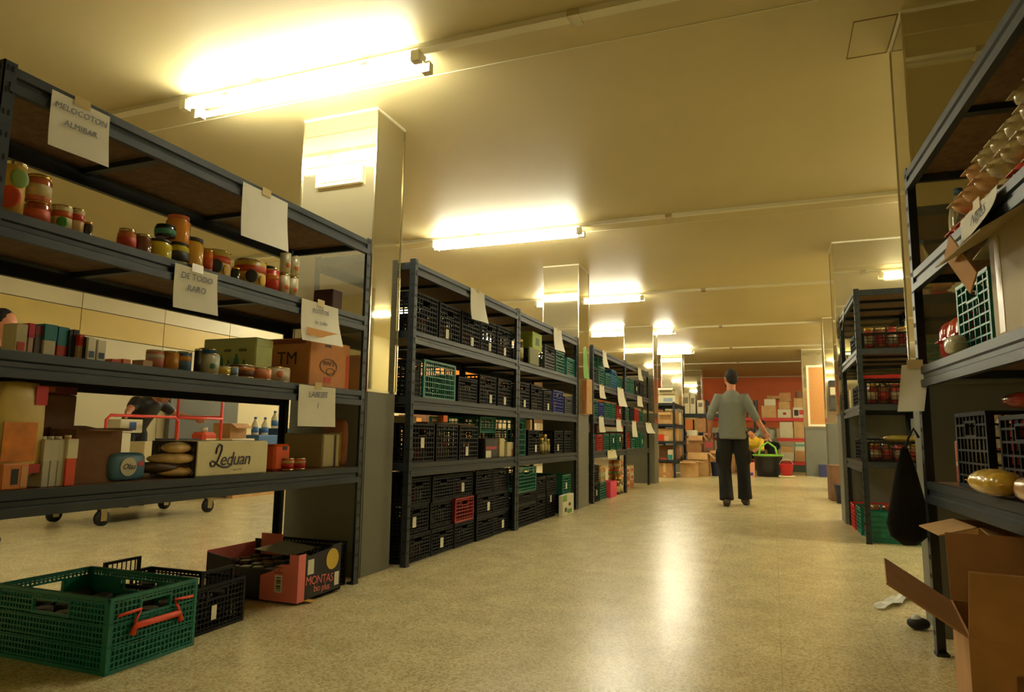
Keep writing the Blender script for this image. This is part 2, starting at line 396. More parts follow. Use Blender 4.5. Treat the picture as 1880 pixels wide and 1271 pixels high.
lnote('crumpled white note on the lower middle beam, end of fifth rack', 1184, 1195, 1.12, .93, tilt=.3, curl=.05)
lnote('small tilted card on the lowest beam of the fourth left rack', 1114, 1130, .67, .56, tilt=-.1, m=col(214, 204, 160))

# ------------------------------------------------------------------ crates
CM = {}
def wallmesh(L, Hh, nx, nz, hole, t=.006, solid=0, bw=.005, frame=.014):
    m = MB(); h = L / 2
    m.box(-h, -t, 0, h, t, frame); m.box(-h, -t, Hh - frame, h, t, Hh); m.box(-h, -t, 0, -h + frame, t, Hh); m.box(h - frame, -t, 0, h, t, Hh)
    hw = L * .16 if hole else 0; hz0 = Hh * .70; hz1 = Hh * .86
    for i in range(1, nx):
        x = -h + L * i / nx
        if hole and abs(x) < hw: m.box(x - bw / 2, -t * .6, 0, x + bw / 2, t * .6, hz0); m.box(x - bw / 2, -t * .6, hz1, x + bw / 2, t * .6, Hh)
        else: m.box(x - bw / 2, -t * .6, 0, x + bw / 2, t * .6, Hh)
    for j in range(1, nz):
        z = Hh * j / nz
        if hole and hz0 < z < hz1: m.box(-h, -t * .8, z - bw / 2, -hw, t * .8, z + bw / 2); m.box(hw, -t * .8, z - bw / 2, h, t * .8, z + bw / 2)
        else: m.box(-h, -t * .8, z - bw / 2, h, t * .8, z + bw / 2)
    if hole:
        m.box(-hw - .008, -t, hz0 - .008, hw + .008, t, hz0); m.box(-hw - .008, -t, hz1, hw + .008, t, hz1 + .008)
        m.box(-hw - .008, -t, hz0, -hw, t, hz1); m.box(hw, -t, hz0, hw + .008, t, hz1)
    if solid: m.box(-h, -t * .4, 0, h, t * .4, Hh * solid)
    return m
def crate(label, c, loc, rz=0, L=.58, W=.385, Hh=.28, nx=14, ny=10, nz=9, cm='black', group='stacking lattice crates', tag_=None, solid=0, name='lattice_crate', bw=.005):
    key = (cm, L, W, Hh, nx, ny, nz, solid, bw)
    if key not in CM:
        t = .006
        CM[key] = (wallmesh(L - .024, Hh, nx, nz, True, solid=solid, bw=bw).mesh('side_wall', c), wallmesh(W, Hh, ny, nz, True, solid=solid, bw=bw).mesh('end_wall', c),
                   MB().box(-L / 2 + .01, -W / 2 + .01, .001, L / 2 - .01, W / 2 - .01, .008).mesh('base', c),
                   MB().box(-L / 2, -W / 2, Hh - .012, L / 2, -W / 2 + .014, Hh).box(-L / 2, W / 2 - .014, Hh - .012, L / 2, W / 2, Hh).box(-L / 2, -W / 2 + .014, Hh - .012, -L / 2 + .014, W / 2 - .014, Hh).box(L / 2 - .014, -W / 2 + .014, Hh - .012, L / 2, W / 2 - .014, Hh).mesh('rim', c))
    s, e, b_, r = CM[key]
    o = thing(name, label, 'crate', loc, rz, group)
    link(s, 'side_wall', o, (0, -W / 2 + .007, 0)); link(s, 'side_wall', o, (0, W / 2 - .007, 0))
    link(e, 'end_wall', o, (-L / 2 + .007, 0, 0), PI / 2); link(e, 'end_wall', o, (L / 2 - .007, 0, 0), PI / 2)
    link(b_, 'base', o); link(r, 'rim', o)
    if tag_:
        ty, tz, tw, th = tag_
        MB().box(L / 2 + .001, ty - tw / 2, tz, L / 2 + .0022, ty + tw / 2, tz + th).build('paper_tag', M_paper, o)
    return o
COLS = {'black': M_blk, 'green': M_grn, 'grey': M_dgry, 'red': M_red, 'dark red': M_dred, 'blue': M_blu, 'light blue': M_lblu}
RN = {'B1': ('second', 4.02), 'B2': ('third', 6.0), 'C1': ('fourth', 8.70), 'C2': ('fifth', 10.68)}
SH = {1.57: 'top', 1.12: 'upper middle', .67: 'lower middle', 0: 'floor'}
# jars used as crate contents
JM = {}
def jar(label, loc, r=.035, h=.10, body=(150, 80, 30), lid=M_gold, lab=None, group=None, name='glass_jar', n=14, cat='jar'):
    key = (name, r, h, body, lid.name, lab)
    if key not in JM:
        bm_ = MB().lathe([(r * .9, 0), (r, .006), (r, h * .78), (r * .8, h * .87), (r * .8, h * .9)], n).mesh('body', mat('jar_%d_%d_%d' % body, body, .12, coat=.5))
        lm = MB().lathe([(r * .86, h * .88), (r * .88, h * .89), (r * .88, h * .99), (r * .8, h)], n).mesh('lid', lid)
        pm = MB().lathe([(r * 1.012, h * .2), (r * 1.012, h * .62)], n).mesh('paper_label', col(*lab)) if lab else None
        JM[key] = (bm_, lm, pm)
    bm_, lm, pm = JM[key]; o = thing(name, label, cat, loc, rnd.random() * 6, group)
    link(bm_, 'body', o); link(lm, 'lid', o)
    if pm: link(pm, 'paper_label', o)
    return o
JC = [(150, 80, 30), (120, 50, 24), (96, 84, 40), (170, 110, 50), (90, 40, 30), (140, 120, 70)]
def fill(loc, L, W, zb, n, label, group, front='x', step=.08, h=.10):
    # jars standing in a row behind the wall that faces the viewer
    for i in range(n):
        u = (i - (n - 1) / 2) * min(step, (W - .09) / max(n - 1, 1))
        p = (loc[0] + L / 2 - .065, loc[1] + u, loc[2] + .009) if front == 'x' else (loc[0] + u, loc[1] - L / 2 + .065, loc[2] + .009)
        jar(label % ORD[i], p, .035, h, JC[rnd.randrange(6)], (M_gold, M_tin, col(180, 40, 30))[rnd.randrange(3)], ((200, 190, 150), (170, 60, 40), None, (120, 130, 60))[rnd.randrange(4)], group)
# rack, shelf z, [ (colour, y from, width, height, level(z add), tag, jars) ]
def shelfrow(rk, z, items):
    nm, _ = RN[rk]; n = 0; cnt = {}
    for it in items:
        colr, y0, wd, hh = it[:4]; dz = it[4] if len(it) > 4 else 0; tg = it[5] if len(it) > 5 else None; nj = it[6] if len(it) > 6 else 0
        set_ = it[7] if len(it) > 7 else 0
        st = 'stacked on another, ' if dz else ''
        kk = (colr, 0 if dz == 0 else (1 if dz < .25 else 2)) if z == 0 else (colr, dz > 0); cnt[kk] = cnt.get(kk, 0) + 1
        place = {0: 'bottom', }.get(dz, None)
        if z == 0:
            lv = 'lowest' if dz == 0 else ('middle' if dz < .25 else 'topmost')
            lab = '%s %s lattice crate, %s such column, under %s left rack' % (lv, colr, ORD[cnt[kk] - 1], nm)
        else:
            lab = '%s %slattice crate, %s of its colour, %s shelf of %s left rack' % (colr, 'upper ' if dz else '', ORD[cnt[kk] - 1], SH[z], nm)
        fine = colr in ('black', 'grey')
        xl = XBf(y0) - .315 - set_
        if wd > .45:
            crate(lab, COLS[colr], (XBf(y0) - .225 - set_, y0 + wd / 2, z + dz + .001), PI / 2, wd, .40, hh, 15, 9, 7, colr + '_long', 'crates on the left racks', None, bw=.008 if colr == 'black' else .006)
            continue
        crate(lab, COLS[colr], (xl, y0 + wd / 2, z + dz + .001), (0 if not dz else (rnd.random() - .5) * .02), .56, wd - .012, hh, 14 if fine else 12, 9 if fine else 8, 8 if fine else 7, colr, 'crates on the left racks',
              ((rnd.random() - .5) * .12, tg, .05, .07) if tg is not None else None, bw=.0095 if fine else .006)
        if nj: fill((xl, y0 + wd / 2, z + dz), .56, wd, 0, nj, '%%s jar in the %s %s %s crate, %s, %s left rack' % (ORD[cnt[kk] - 1], ('lowest' if dz == 0 else 'middle' if dz < .25 else 'topmost') if z == 0 else ('upper' if dz else 'standing'), colr, 'floor' if z == 0 else SH[z] + ' shelf', nm), 'jars packed inside crates of the %s left rack' % nm, h=min(.12, hh * .6))
w4 = .372
shelfrow('B1', 1.57, [('black', 4.08, w4, .29, 0, None, 2), ('black', 4.46, w4, .28, 0, .02, 3), ('black', 4.84, w4, .28, 0, .02, 3), ('black', 5.21, w4, .28, 0, .02, 3), ('black', 5.56, w4, .28, 0, .02, 3)])
shelfrow('B1', 1.12, [('black', 4.07, .15, .26, 0, None, 0), ('green', 4.23, .52, .275, 0, .20, 0), ('black', 4.80, w4, .2, 0, None, 4), ('black', 5.20, w4, .25, 0, .02, 3), ('black', 5.59, .35, .25, 0, .02, 3)])
shelfrow('B1', .67, [('black', 4.08, w4, .27, 0, .1, 3), ('black', 4.46, w4, .265, 0, None, 3), ('black', 4.84, w4, .265, 0, .03, 3)])
cols = []
for i, y0 in enumerate((4.07, 4.44, 4.81, 5.19, 5.56)):
    for k in range(3):
        c_ = 'black'
        if i == 2 and k == 1: c_ = 'dark red'
        cols.append((c_, y0 + rnd.random() * .015, w4 - (.012 if c_ != 'black' else 0), .186, k * .188, (.04 if (i + k) % 3 == 1 else None), 3 if (i + k) % 2 == 0 else 0, rnd.random() * .03))
cols.sort(key=lambda q: (q[4], q[1]))
shelfrow('B1', 0, cols)
shelfrow('B2', 1.57, [('black', 6.28, .34, .16, 0, None, 2), ('grey', 6.86, .36, .27, 0, None, 0), ('green', 7.24, .34, .25, 0, None, 2), ('green', 7.60, .34, .21, 0, None, 2, -.02)])
shelfrow('B2', 1.12, [('black', 6.06, .36, .26, 0, .02, 2), ('black', 6.45, .36, .26, 0, None, 3), ('black', 6.83, .3, .22, 0, .02, 2), ('blue', 7.15, .40, .25, 0, None, 2), ('grey', 7.58, .33, .2, 0, None, 0)])
shelfrow('B2', .67, [('green', 6.04, .28, .36, 0, None, 0), ('black', 6.38, .36, .25, 0, .03, 0), ('black', 7.2, .34, .25, 0, .03, 0), ('black', 7.56, .34, .25, 0, None, 0)])
shelfrow('B2', 0, [('black', 6.06, .56, .2, 0), ('black', 6.64, .30, .24, 0, None, 2), ('black', 6.95, .30, .24, 0, .16, 0), ('black', 6.64, .30, .2, .242, None, 3), ('black', 6.95, .34, .2, .242, None, 3), ('black', 7.48, .36, .2, 0, None, 0), ('black', 6.06, .56, .12, .201), ('green', 6.06, .56, .235, .322), ('green', 7.50, .34, .22, .201, .06, 0)])
shelfrow('C1', 1.57, [('black', 8.8, .3, .22, 0, None, 0), ('green', 9.12, .38, .25, 0, None, 0), ('green', 9.53, .34, .2, 0, None, 3), ('light blue', 9.88, .34, .28, 0, None, 2), ('green', 10.24, .36, .22, 0, None, 3), ('green', 9.12, .38, .13, .252, None, 0)])
shelfrow('C1', 1.12, [('green', 8.76, .36, .24, 0, None, 0), ('blue', 9.14, .30, .20, 0, None, 0), ('green', 9.46, .38, .23, 0, None, 2), ('green', 9.86, .3, .23, 0, None, 0), ('red', 10.2, .38, .22, 0, .1, 0)])
shelfrow('C1', .67, [('grey', 8.78, .22, .22, 0, None, 0), ('red', 9.02, .34, .22, 0, None, 0), ('green', 9.38, .34, .23, 0, None, 2), ('green', 9.78, .36, .24, 0, .1, 0), ('green', 10.18, .38, .24, 0, .12, 0)])
shelfrow('C1', 0, [('black', 8.78, .36, .24, 0, .08, 0), ('green', 9.18, .38, .24, 0, None, 0), ('black', 8.78, .36, .24, .241, None, 3)])
shelfrow('C2', 1.57, [('green', 10.8, .36, .22, 0, None, 0), ('green', 11.18, .36, .25, 0, None, 0), ('black', 11.6, .36, .25, 0, .08, 2), ('black', 12.02, .38, .25, 0, None, 2)])
shelfrow('C2', 1.12, [('green', 10.76, .34, .2, 0, None, 0), ('black', 11.14, .36, .24, 0, None, 3), ('red', 11.54, .36, .22, 0, None, 0), ('green', 11.92, .36, .2, 0, None, 0)])
shelfrow('C2', .67, [('red', 10.78, .4, .26, 0, None, 0), ('green', 11.22, .34, .16, 0, None, 0), ('green', 11.6, .34, .28, 0, None, 0), ('green', 12.0, .36, .26, 0, .08, 0)])

# ------------------------------------------------------------------ cartons
def carton(label, loc, w, d, h, m, rz=0, flaps=0, tape=False, band=None, band_m=None, name='carton', cat='carton', group=None, prints=(), open_=False, fl_ang=50):
    """w along local x, d along local y, origin bottom centre; prints: (face, u0,u1,v0,v1, material) on front(-y)"""
    o = thing(name, label, cat, loc, rz, group); t = .004; m_ = MB()
    if open_:
        m_.box(-w / 2, -d / 2, 0, w / 2, d / 2, t); m_.box(-w / 2, -d / 2, t, w / 2, -d / 2 + t, h); m_.box(-w / 2, d / 2 - t, t, w / 2, d / 2, h)
        m_.box(-w / 2, -d / 2 + t, t, -w / 2 + t, d / 2 - t, h); m_.box(w / 2 - t, -d / 2 + t, t, w / 2, d / 2 - t, h); m_.build('body', m, o)
    else:
        m_.box(-w / 2, -d / 2, 0, w / 2, d / 2, h); m_.build('body', m, o, bevel=min(.006, h * .05))
    if flaps:
        fl = min(w, d) * .42; a = math.radians(fl_ang)
        for k in range(flaps):
            q = MB(); L_ = (w, d, w, d)[k]; A = a + math.radians((k * 37) % 30 - 12)
            q.box(-L_ / 2 + .005, 0, 0, L_ / 2 - .005, fl, t)
            f = q.build('flap', m, o, ((0, -d / 2, h), (w / 2, 0, h), (0, d / 2, h), (-w / 2, 0, h))[k])
            f.rotation_euler = (-A if True else 0, 0, 0)
            f.rotation_euler = (Matrix.Rotation((PI, -PI / 2, 0, PI / 2)[k], 3, 'Z') @ Matrix.Rotation(A - PI / 2 + .2, 3, 'X')).to_euler()
    if tape:
        q = MB(); q.box(-.025, -d / 2 - .0012, h * .35, .025, -d / 2 - .0002, h); q.box(-.025, -d / 2 - .001, 0, .025, -d / 2 - .0002, h * .12)
        if not open_: q.box(-.025, -d / 2, h + .0002, .025, d / 2, h + .001)
        q.build('tape', M_tape, o)
    for (f, u0, u1, v0, v1, pm) in prints:
        q = MB()
        if f == 'f': q.box(-w / 2 + u0 * w, -d / 2 - .0016, v0 * h, -w / 2 + u1 * w, -d / 2 - .0004, v1 * h)
        elif f == 'r': q.box(w / 2 + .0004, -d / 2 + u0 * d, v0 * h, w / 2 + .0016, -d / 2 + u1 * d, v1 * h)
        elif f == 'l': q.box(-w / 2 - .0016, -d / 2 + u0 * d, v0 * h, -w / 2 - .0004, -d / 2 + u1 * d, v1 * h)
        q.build('printed_patch', pm, o)
    return o
def lbox(label, px0, px1, pyt, z, set_, dep, m, X=XA, rz=PI / 2, **k):
    """carton on a left rack whose aisle face spans pixels px0..px1"""
    xf = X - set_; y0, y1 = Yx(px0, xf, z), Yx(px1, xf, z)
    if X == XB: xf = XBf((y0 + y1) / 2) - set_
    h = Zof(pyt, xf, (y0 + y1) / 2) - z
    return carton(label, (xf - dep / 2, (y0 + y1) / 2, z + .0005), y1 - y0, dep, h, m, rz, **k)

# ---- nearest left rack: shelf of preserves (z 1.57)
def ljar(label, px, w, pyt, z, set_=.06, kind='jar', X=XA, **k):
    xf = X - set_; y0, y1 = Yof(px - w / 2, xf, z), Yof(px + w / 2, xf, z); r = (y1 - y0) / 2
    h = Zof(pyt, xf, (y0 + y1) / 2) - z
    f = jar if kind == 'jar' else can
    return f(label, (xf - r, (y0 + y1) / 2, z + .0005), r, max(h, .02), **k)
def can(label, loc, r, h, body=(200, 160, 70), lid=None, lab=None, group=None, spots=(), name='food_can', n=20, cat='can'):
    o = thing(name, label, cat, loc, -.6, group)
    MB().lathe([(r * .95, 0), (r, .003), (r, .006), (r * .97, .008), (r * .97, h - .008), (r, h - .006), (r, h - .001), (r * .93, h - .001), (r * .92, h - .005)], n).build('body', M_tin, o)
    MB().lathe([(r * .985, h * .07), (r * .985, h * .93)], n).build('paper_label', col(*body, rough=.3), o)
    if lab: MB().lathe([(r * 1.0, h * .55), (r * 1.0, h * .78)], n).build('label_band', col(*lab, rough=.3), o)
    for (a, zc, s, c_) in spots:
        q = MB(); q.ball((0, 0, 0), .0025, s, s * 1.1, 8); f = q.build('printed_fruit', col(*c_), o, (r * math.cos(a) * .995, r * math.sin(a) * .995, h * zc), a)
    return o
G = 'preserves on the upper shelf of the nearest left rack'
ljar('tall can with orange fruit print, beside the corner post, top row', 30, 40, 298, 1.57, kind='can', body=(214, 170, 80), lab=None, spots=((-.2, .35, .035, (220, 80, 30)), (.5, .7, .03, (120, 150, 60))), group=G)
ljar('red labelled glass jar, second from the left post', 79, 42, 368, 1.57, body=(150, 60, 30), lab=(206, 96, 56), group=G)
ljar('red labelled upper glass jar half empty, above the second one', 82, 42, 322, 1.57 + .085, body=(196, 104, 62), lab=(206, 190, 140), group=G, lid=M_gold)
ljar('short can with green and cream label, third from left post', 122, 34, 378, 1.57, kind='can', body=(210, 200, 150), lab=(190, 90, 40), spots=((.1, .35, .018, (70, 140, 40)),), group=G)
ljar('short can with red and cream label, right of the green one', 146, 24, 384, 1.57, kind='can', body=(214, 180, 130), lab=(200, 60, 40), group=G)
ljar('tiny dark jar with shiny lid right of the cans', 165, 14, 408, 1.57, body=(60, 50, 30), group=G)
ljar('small jar of mixed red and green vegetables, left of brown jar', 242, 28, 421, 1.57, body=(190, 110, 60), lab=(180, 60, 40), lid=M_tin, group=G)
ljar('small jar with brown contents and silver lid', 271, 28, 431, 1.57, body=(110, 60, 40), lid=M_tin, group=G)
ljar('squat yellow jar under the stacked dark jar', 306, 38, 440, 1.57, body=(212, 190, 50), lid=col(30, 30, 26), group=G)
ljar('small yellow jar with dark label, under the orange stacked jar', 339, 30, 446, 1.57, body=(200, 184, 60), lab=(40, 44, 40), lid=col(30, 30, 26), group=G)
ljar('dark green jar with yellow label stacked on the squat yellow jar', 316, 30, 413, 1.57 + .115, set_=.07, body=(24, 40, 34), lab=(60, 130, 110), lid=col(20, 24, 22), group=G)
ljar('orange filled jar with orange lid, highest of the stack', 340, 34, 396, 1.57 + .105, set_=.07, body=(226, 150, 60), lid=col(210, 110, 60), group=G)
ljar('tall jar of yellow peach halves with dark lid', 365, 33, 437, 1.57, body=(222, 170, 70), lid=col(40, 34, 20), group=G)
ljar('narrow jar of orange fruit beside the tall peach jar', 386, 15, 457, 1.57, body=(226, 130, 50), lid=M_gold, group=G, lab=(214, 90, 50))
ljar('golden can with orange band and fruit print, middle of shelf', 413, 40, 461, 1.57, kind='can', body=(230, 198, 100), lab=(214, 90, 50), spots=((-.1, .4, .03, (60, 60, 60)), (.7, .3, .025, (226, 180, 40))), group=G)
ljar('tiny dark jar between the two golden cans', 437, 12, 491, 1.57, body=(40, 44, 34), group=G)
ljar('golden can with orange band, left of the white tubes', 479, 40, 479, 1.57, kind='can', body=(230, 198, 100), lab=(214, 90, 50), spots=((-.1, .4, .03, (60, 60, 60)), (.7, .3, .025, (226, 180, 40))), group=G)
ljar('small red and orange tin beside the white tubes', 508, 17, 494, 1.57, kind='can', body=(214, 60, 50), lab=(226, 140, 60), group=G)
tubes = [(526, 'left'), (542, 'right')]
for px, sd in tubes:
    for k, nm in ((0, 'lower'), (1, 'upper')):
        can('cream ridged tube tin with orange mark, %s of the %s stack' % (nm, sd), (XA - .05 - .03, Yof(px, XA - .06, 1.57), 1.5705 + k * .118), .028, .117, (222, 212, 176), None, None, 'cream tube tins near the end post', spots=((.3, .4, .012, (214, 110, 50)),))
carton('dark red narrow carton by the end post, shelf with preserves', (XA - .20, 3.36, 1.5705), .10, .14, .15, col(70, 30, 26), PI / 2)
# clear plastic packs behind
for px, yt, nm in ((487, 440, 'behind the golden can'), (447, 448, 'behind the tiny dark jar')):
    y = Yof(px, XA - .3, 1.57)
    o = thing('clear_jar', 'tall clear empty jar %s' % nm, 'jar', (XA - .3, y, 1.5705))
    MB().lathe([(.045, 0), (.048, .006), (.048, .17), (.04, .19)], 18).build('body', M_clear, o); MB().lathe([(.042, .19), (.042, .205)], 18).build('lid', col(60, 50, 44), o)

# ---- shelf z 1.12
G = 'drink cartons on the middle shelf of the nearest left rack'
def brick_pack(label, px0, px1, pyt, z, set_, body, top=None, X=XA, patch=None, cap=False, group=G, gable=False, ztop=.55):
    xf = X - set_; y0, y1 = Yof(px0, xf, z), Yof(px1, xf, z); w_ = y1 - y0; h = Zof(pyt, xf, (y0 + y1) / 2) - z
    o = thing('drink_carton', label, 'drink carton', (xf - .035, (y0 + y1) / 2, z + .0005), PI / 2, group)
    MB().box(-w_ / 2, -.035, 0, w_ / 2, .035, h * (.86 if gable else 1)).build('body', col(*body), o, bevel=.002)
    if gable: MB().ext([(-.035, h * .86), (.035, h * .86), (.002, h), (-.002, h)], -w_ / 2, w_ / 2, 0).build('gable_top', col(*(top or body)), o)
    if top: MB().box(-w_ / 2 - .0008, -.0362, h * ztop, w_ / 2 + .0008, .0362, h * (.86 if gable else 1) - .001).build('printed_top', col(*top), o)
    if patch: MB().box(-w_ * .3, -.0372, h * .12, w_ * .3, -.0362, h * .4).build('printed_patch', col(*patch), o)
    if cap: MB().lathe([(.011, 0), (.011, .012)], 10).build('screw_cap', M_white, o, (0, -.005, h * (.93 if gable else 1)))
    return o
brick_pack('cream drink carton with red fruit patch, leftmost of the row', 25, 47, 595, 1.12, .1, (200, 190, 150), None, patch=(210, 70, 50))
brick_pack('cream and magenta drink carton beside the leftmost', 49, 59, 594, 1.12, .1, (190, 160, 140), (190, 40, 70))
brick_pack('grey brown drink carton left of the teal one', 61, 75, 598, 1.12, .1, (90, 80, 70), (130, 40, 50), ztop=.7)
brick_pack('teal topped drink carton with white base', 78, 100, 596, 1.12, .09, (210, 204, 176), (30, 120, 134), ztop=.5)
brick_pack('teal drink carton with red base', 103, 122, 601, 1.12, .09, (190, 60, 40), (30, 124, 140), ztop=.4)
brick_pack('slim black drink carton, left', 124, 130, 607, 1.12, .08, (26, 34, 36), None)
brick_pack('slim black drink carton with dark red edge, right', 131, 142, 606, 1.12, .08, (30, 26, 30), None)
brick_pack('red striped drink carton next to the black ones', 143, 151, 615, 1.12, .06, (200, 180, 150), (200, 50, 40))
brick_pack('narrow black carton between striped and white', 153, 158, 619, 1.12, .05, (24, 22, 26), None)
brick_pack('white drink carton with dark print, left of the pair', 159, 174, 620, 1.12, .04, (216, 212, 190), None, patch=(60, 80, 110))
brick_pack('white drink carton with dark print, right of the pair', 177, 193, 625, 1.12, .04, (216, 212, 190), None, patch=(70, 70, 90))
G = 'small packs along the middle shelf front'
for i, (a, b_, yt, cc, lb) in enumerate(((205, 222, 660, (200, 80, 50), 'flat red sachet box, leftmost on the bare stretch'), (226, 240, 660, (210, 120, 70), 'flat orange sachet box on the bare stretch'), (262, 280, 662, (190, 150, 110), 'flat tan sachet box left of the tins'))):
    lbox(lb, a, b_, yt, 1.12, .03, .06, col(*cc), cat='box', name='sachet_box')
def lcan(label, px, w, pyt, z=1.12, set_=.03, **k): return ljar(label, px, w, pyt, z, set_, kind='can', group=G, **k)
lcan('squat pink and white tin, leftmost tin on the middle shelf', 294, 26, 643, body=(214, 140, 120), set_=.1, lab=(220, 210, 190))
lcan('squat orange lidded tin, second on the middle shelf', 322, 24, 645, body=(214, 150, 70), set_=.09)
lcan('squat orange tin with blue base, third on the middle shelf', 346, 22, 646, body=(90, 130, 170), lab=(214, 150, 70), set_=.09)
lcan('blue topped tin behind the white baby jar', 390, 24, 640, body=(60, 110, 160), set_=.16, lab=(220, 214, 190))
lcan('slim dark bottle shaped tin beside the blue one', 366, 10, 641, body=(50, 40, 36), set_=.08)
lcan('white jar shaped tin with green leaf mark', 397, 26, 650, body=(210, 210, 190), set_=.05, spots=((.1, .4, .012, (50, 120, 90)),))
lcan('low yellow tin at the front edge', 419, 18, 673, body=(210, 180, 80))
lcan('low blue and white tin at the front edge', 435, 12, 673, body=(120, 150, 180))
lcan('wide dark brown tin with golden rim at the front edge', 460, 34, 670, body=(90, 50, 34), lab=(190, 120, 60))
lcan('orange cream tin left of the baby food jar', 493, 26, 676, body=(214, 140, 100))
lcan('white baby food jar with orange photo, before the brown box', 526, 32, 675, body=(220, 204, 180), spots=((0, .5, .018, (214, 130, 90)),))
# green printed carton of bottles and brown printed carton
gb = lbox('pale green carton printed with teal bottles on the middle shelf', 466, 498, 622, 1.12, .10, .34, mat('green_carton', (192, 202, 130), .6, var=.05, scale=20),
          prints=(('f', .03, .97, .80, .97, col(192, 204, 140)), ('l', .03, .97, .80, .97, col(192, 204, 140))))
gh_ = .19; gx = -min(v[0] for v in gb.children[0].bound_box)
for i in range(5):
    MB().lathe([(.0, 0), (.014, 0), (.016, .036), (.014, .06), (.006, .072), (.006, .084)], 10, sx=.06).build('printed_bottle', col(60, 140, 116), gb, (-gx - .0012, .10 - i * .05, .02 + (i % 2) * .03))
for i in range(3): text('vitta', gb, (-gx - .0025, .11 - i * .10, .155), .028, col(30, 50, 70), shear=.2, rot=(PI / 2, 0, -PI / 2))
bb = lbox('brown printed carton with line drawing, near the end post', 566, 640, 628, 1.12, .06, .30, mat('brown_print_carton', (216, 146, 84), .65, var=.06, scale=12),
          prints=(('f', .90, .97, .02, .75, col(226, 84, 40)), ('f', .36, .52, .10, .22, col(214, 80, 50)), ('f', .35, .5, .86, .92, col(70, 40, 30)), ('l', .1, .9, .88, .97, col(150, 80, 46))))
for (cx_, cz_, rr_) in ((-.02, .12, .06), (.0, .09, .03)):
    pts = [(cx_ + rr_ * 1.3 * math.cos(a * .35), -.1525, cz_ + rr_ * .7 * math.sin(a * .35)) for a in range(19)]
    MB().tube(pts, .0018, 5).build('drawn_line', col(60, 34, 24), bb)
text('one\'s', bb, (-.02, -.153, .14), .05, col(50, 28, 22), shear=.2)
text('TM', bb, (min(v[0] for v in bb.children[0].bound_box) - .002, 0, .15), .10, col(60, 34, 24), rot=(PI / 2, 0, -PI / 2))
for zz in range(2):
    jar(('upper' if zz else 'lower') + ' jar with red label stacked beside the end post', (XA - .16, 3.40, 1.1205 + zz * .135), .042, .132, (130, 50, 30), col(170, 100, 40), (190, 60, 50), 'jars stacked by the end post')
# ---- shelf z .67
G = 'groceries on the lowest shelf of the nearest left rack'
fb = thing('snack_bag', 'cream food bag with orange print and red corner, leftmost low shelf', 'bag', (XA - .10, Yof(14, XA - .1, .67), .70), PI / 2)
MB().ball((0, 0, .165), .085, .04, .165, 16, 0, .45).build('pouch', mat('bag_cream', (216, 190, 110), .35, var=.1, scale=12), fb)
MB().box(-.06, -.043, .06, .05, -.040, .19).build('printed_picture', mat('bag_orange', (222, 134, 50), .35, var=.25, scale=16), fb)
MB().box(.035, -.042, .25, .075, -.036, .315).build('corner_print', col(204, 50, 54), fb); MB().box(-.08, -.044, .02, .07, -.040, .05).build('base_print', col(180, 50, 50), fb)
pk = lbox('small orange packet with black seal, below the cream bag', 0, 50, 852, .67, .03, .06, col(210, 130, 60), prints=(('f', .35, .6, .2, .8, col(30, 36, 34)), ('f', .7, .95, .1, .9, col(206, 150, 100))), cat='packet', name='food_packet')
carton('dark brown carton behind the cream bag on the low shelf', (XA - .40, 1.72, .6705), .32, .28, .33, M_card2, PI / 2)
carton('dark red carton lying on top of the dark brown carton', (XA - .38, 1.72, 1.0015), .30, .26, .03, mat('dark_red_carton', (104, 30, 26), .6), PI / 2, prints=(('f', .2, .7, .2, .8, col(170, 90, 50)),))
carton('open brown carton with dark inside, behind the milk cartons', (XA - .17, 1.865, .6705), .19, .14, .20, M_card2, PI / 2, open_=True, flaps=3, fl_ang=85)
for i, (a, b_) in enumerate(((74, 87), (88, 101), (102, 117))):
    brick_pack('grey printed milk carton with white cap, %s of three' % ('left', 'middle', 'right')[i], a, b_, 808, .67, .05, (184, 182, 160), (196, 190, 168), cap=True, group='milk cartons on the low shelf', gable=False)
brick_pack('milk carton with orange lower half and white top', 118, 136, 806, .67, .04, (222, 78, 36), (222, 214, 178), cap=True, group='milk cartons on the low shelf', ztop=.58)
bl = thing('sugar_pack', 'blue soft pack with white oval lettering on the low shelf', 'packet', (XA - .13, Yof(236, XA - .08, .67), .6705), PI / 2)
MB().ball((0, 0, .055), .085, .05, .055, 16, 0, .4).build('pouch', mat('blue_pack', (74, 120, 146), .4, var=.12, scale=16), bl)
MB().lathe([(.0, 0), (.036, 0), (.036, .002)], 20, M=Matrix.Rotation(PI / 2, 4, 'X')).build('printed_oval', col(214, 208, 180), bl, (-.005, -.049, .055))
text('Olas', bl, (-.005, -.053, .055), .032, col(40, 50, 60), shear=.3)
MB().lathe([(.0, 0), (.011, 0), (.011, .002)], 12, M=Matrix.Rotation(PI / 2, 4, 'X')).build('printed_dot', col(206, 60, 50), bl, (.05, -.048, .065))
for k, (px, zz, ln, lb, rz_) in enumerate(((330, .03, .12, 'lower pale bag of bread, flat at the shelf front', 1.5), (312, .085, .115, 'middle pale bag of bread on the lower one', 1.35), (318, .13, .08, 'small upper pale bag of bread on the pile', 1.75), (283, .05, .10, 'dark wrapped bread bag beside the pale pile', 1.2))):
    o = thing('bread_bag', lb, 'bag', (XA - .09 - (0.02 if k == 3 else 0), Yof(px, XA - .1, .67), .6705 + zz - .028), rz_, 'bread bags on the low shelf')
    mm = MB(); mm.ball((0, 0, .024), ln, .05, .024, 18, 0, 1.0); mm.tube([(ln * .9, 0, .03), (ln * 1.12, .01, .034), (ln * 1.3, 0, .022)], [.018, .006, .016], 8)
    mm.build('pouch', mat('bread_wrap' if k != 3 else 'bread_wrap_dark', (216, 184, 124) if k != 3 else (80, 60, 40), .3, var=.2, scale=22, bump=.4), o)
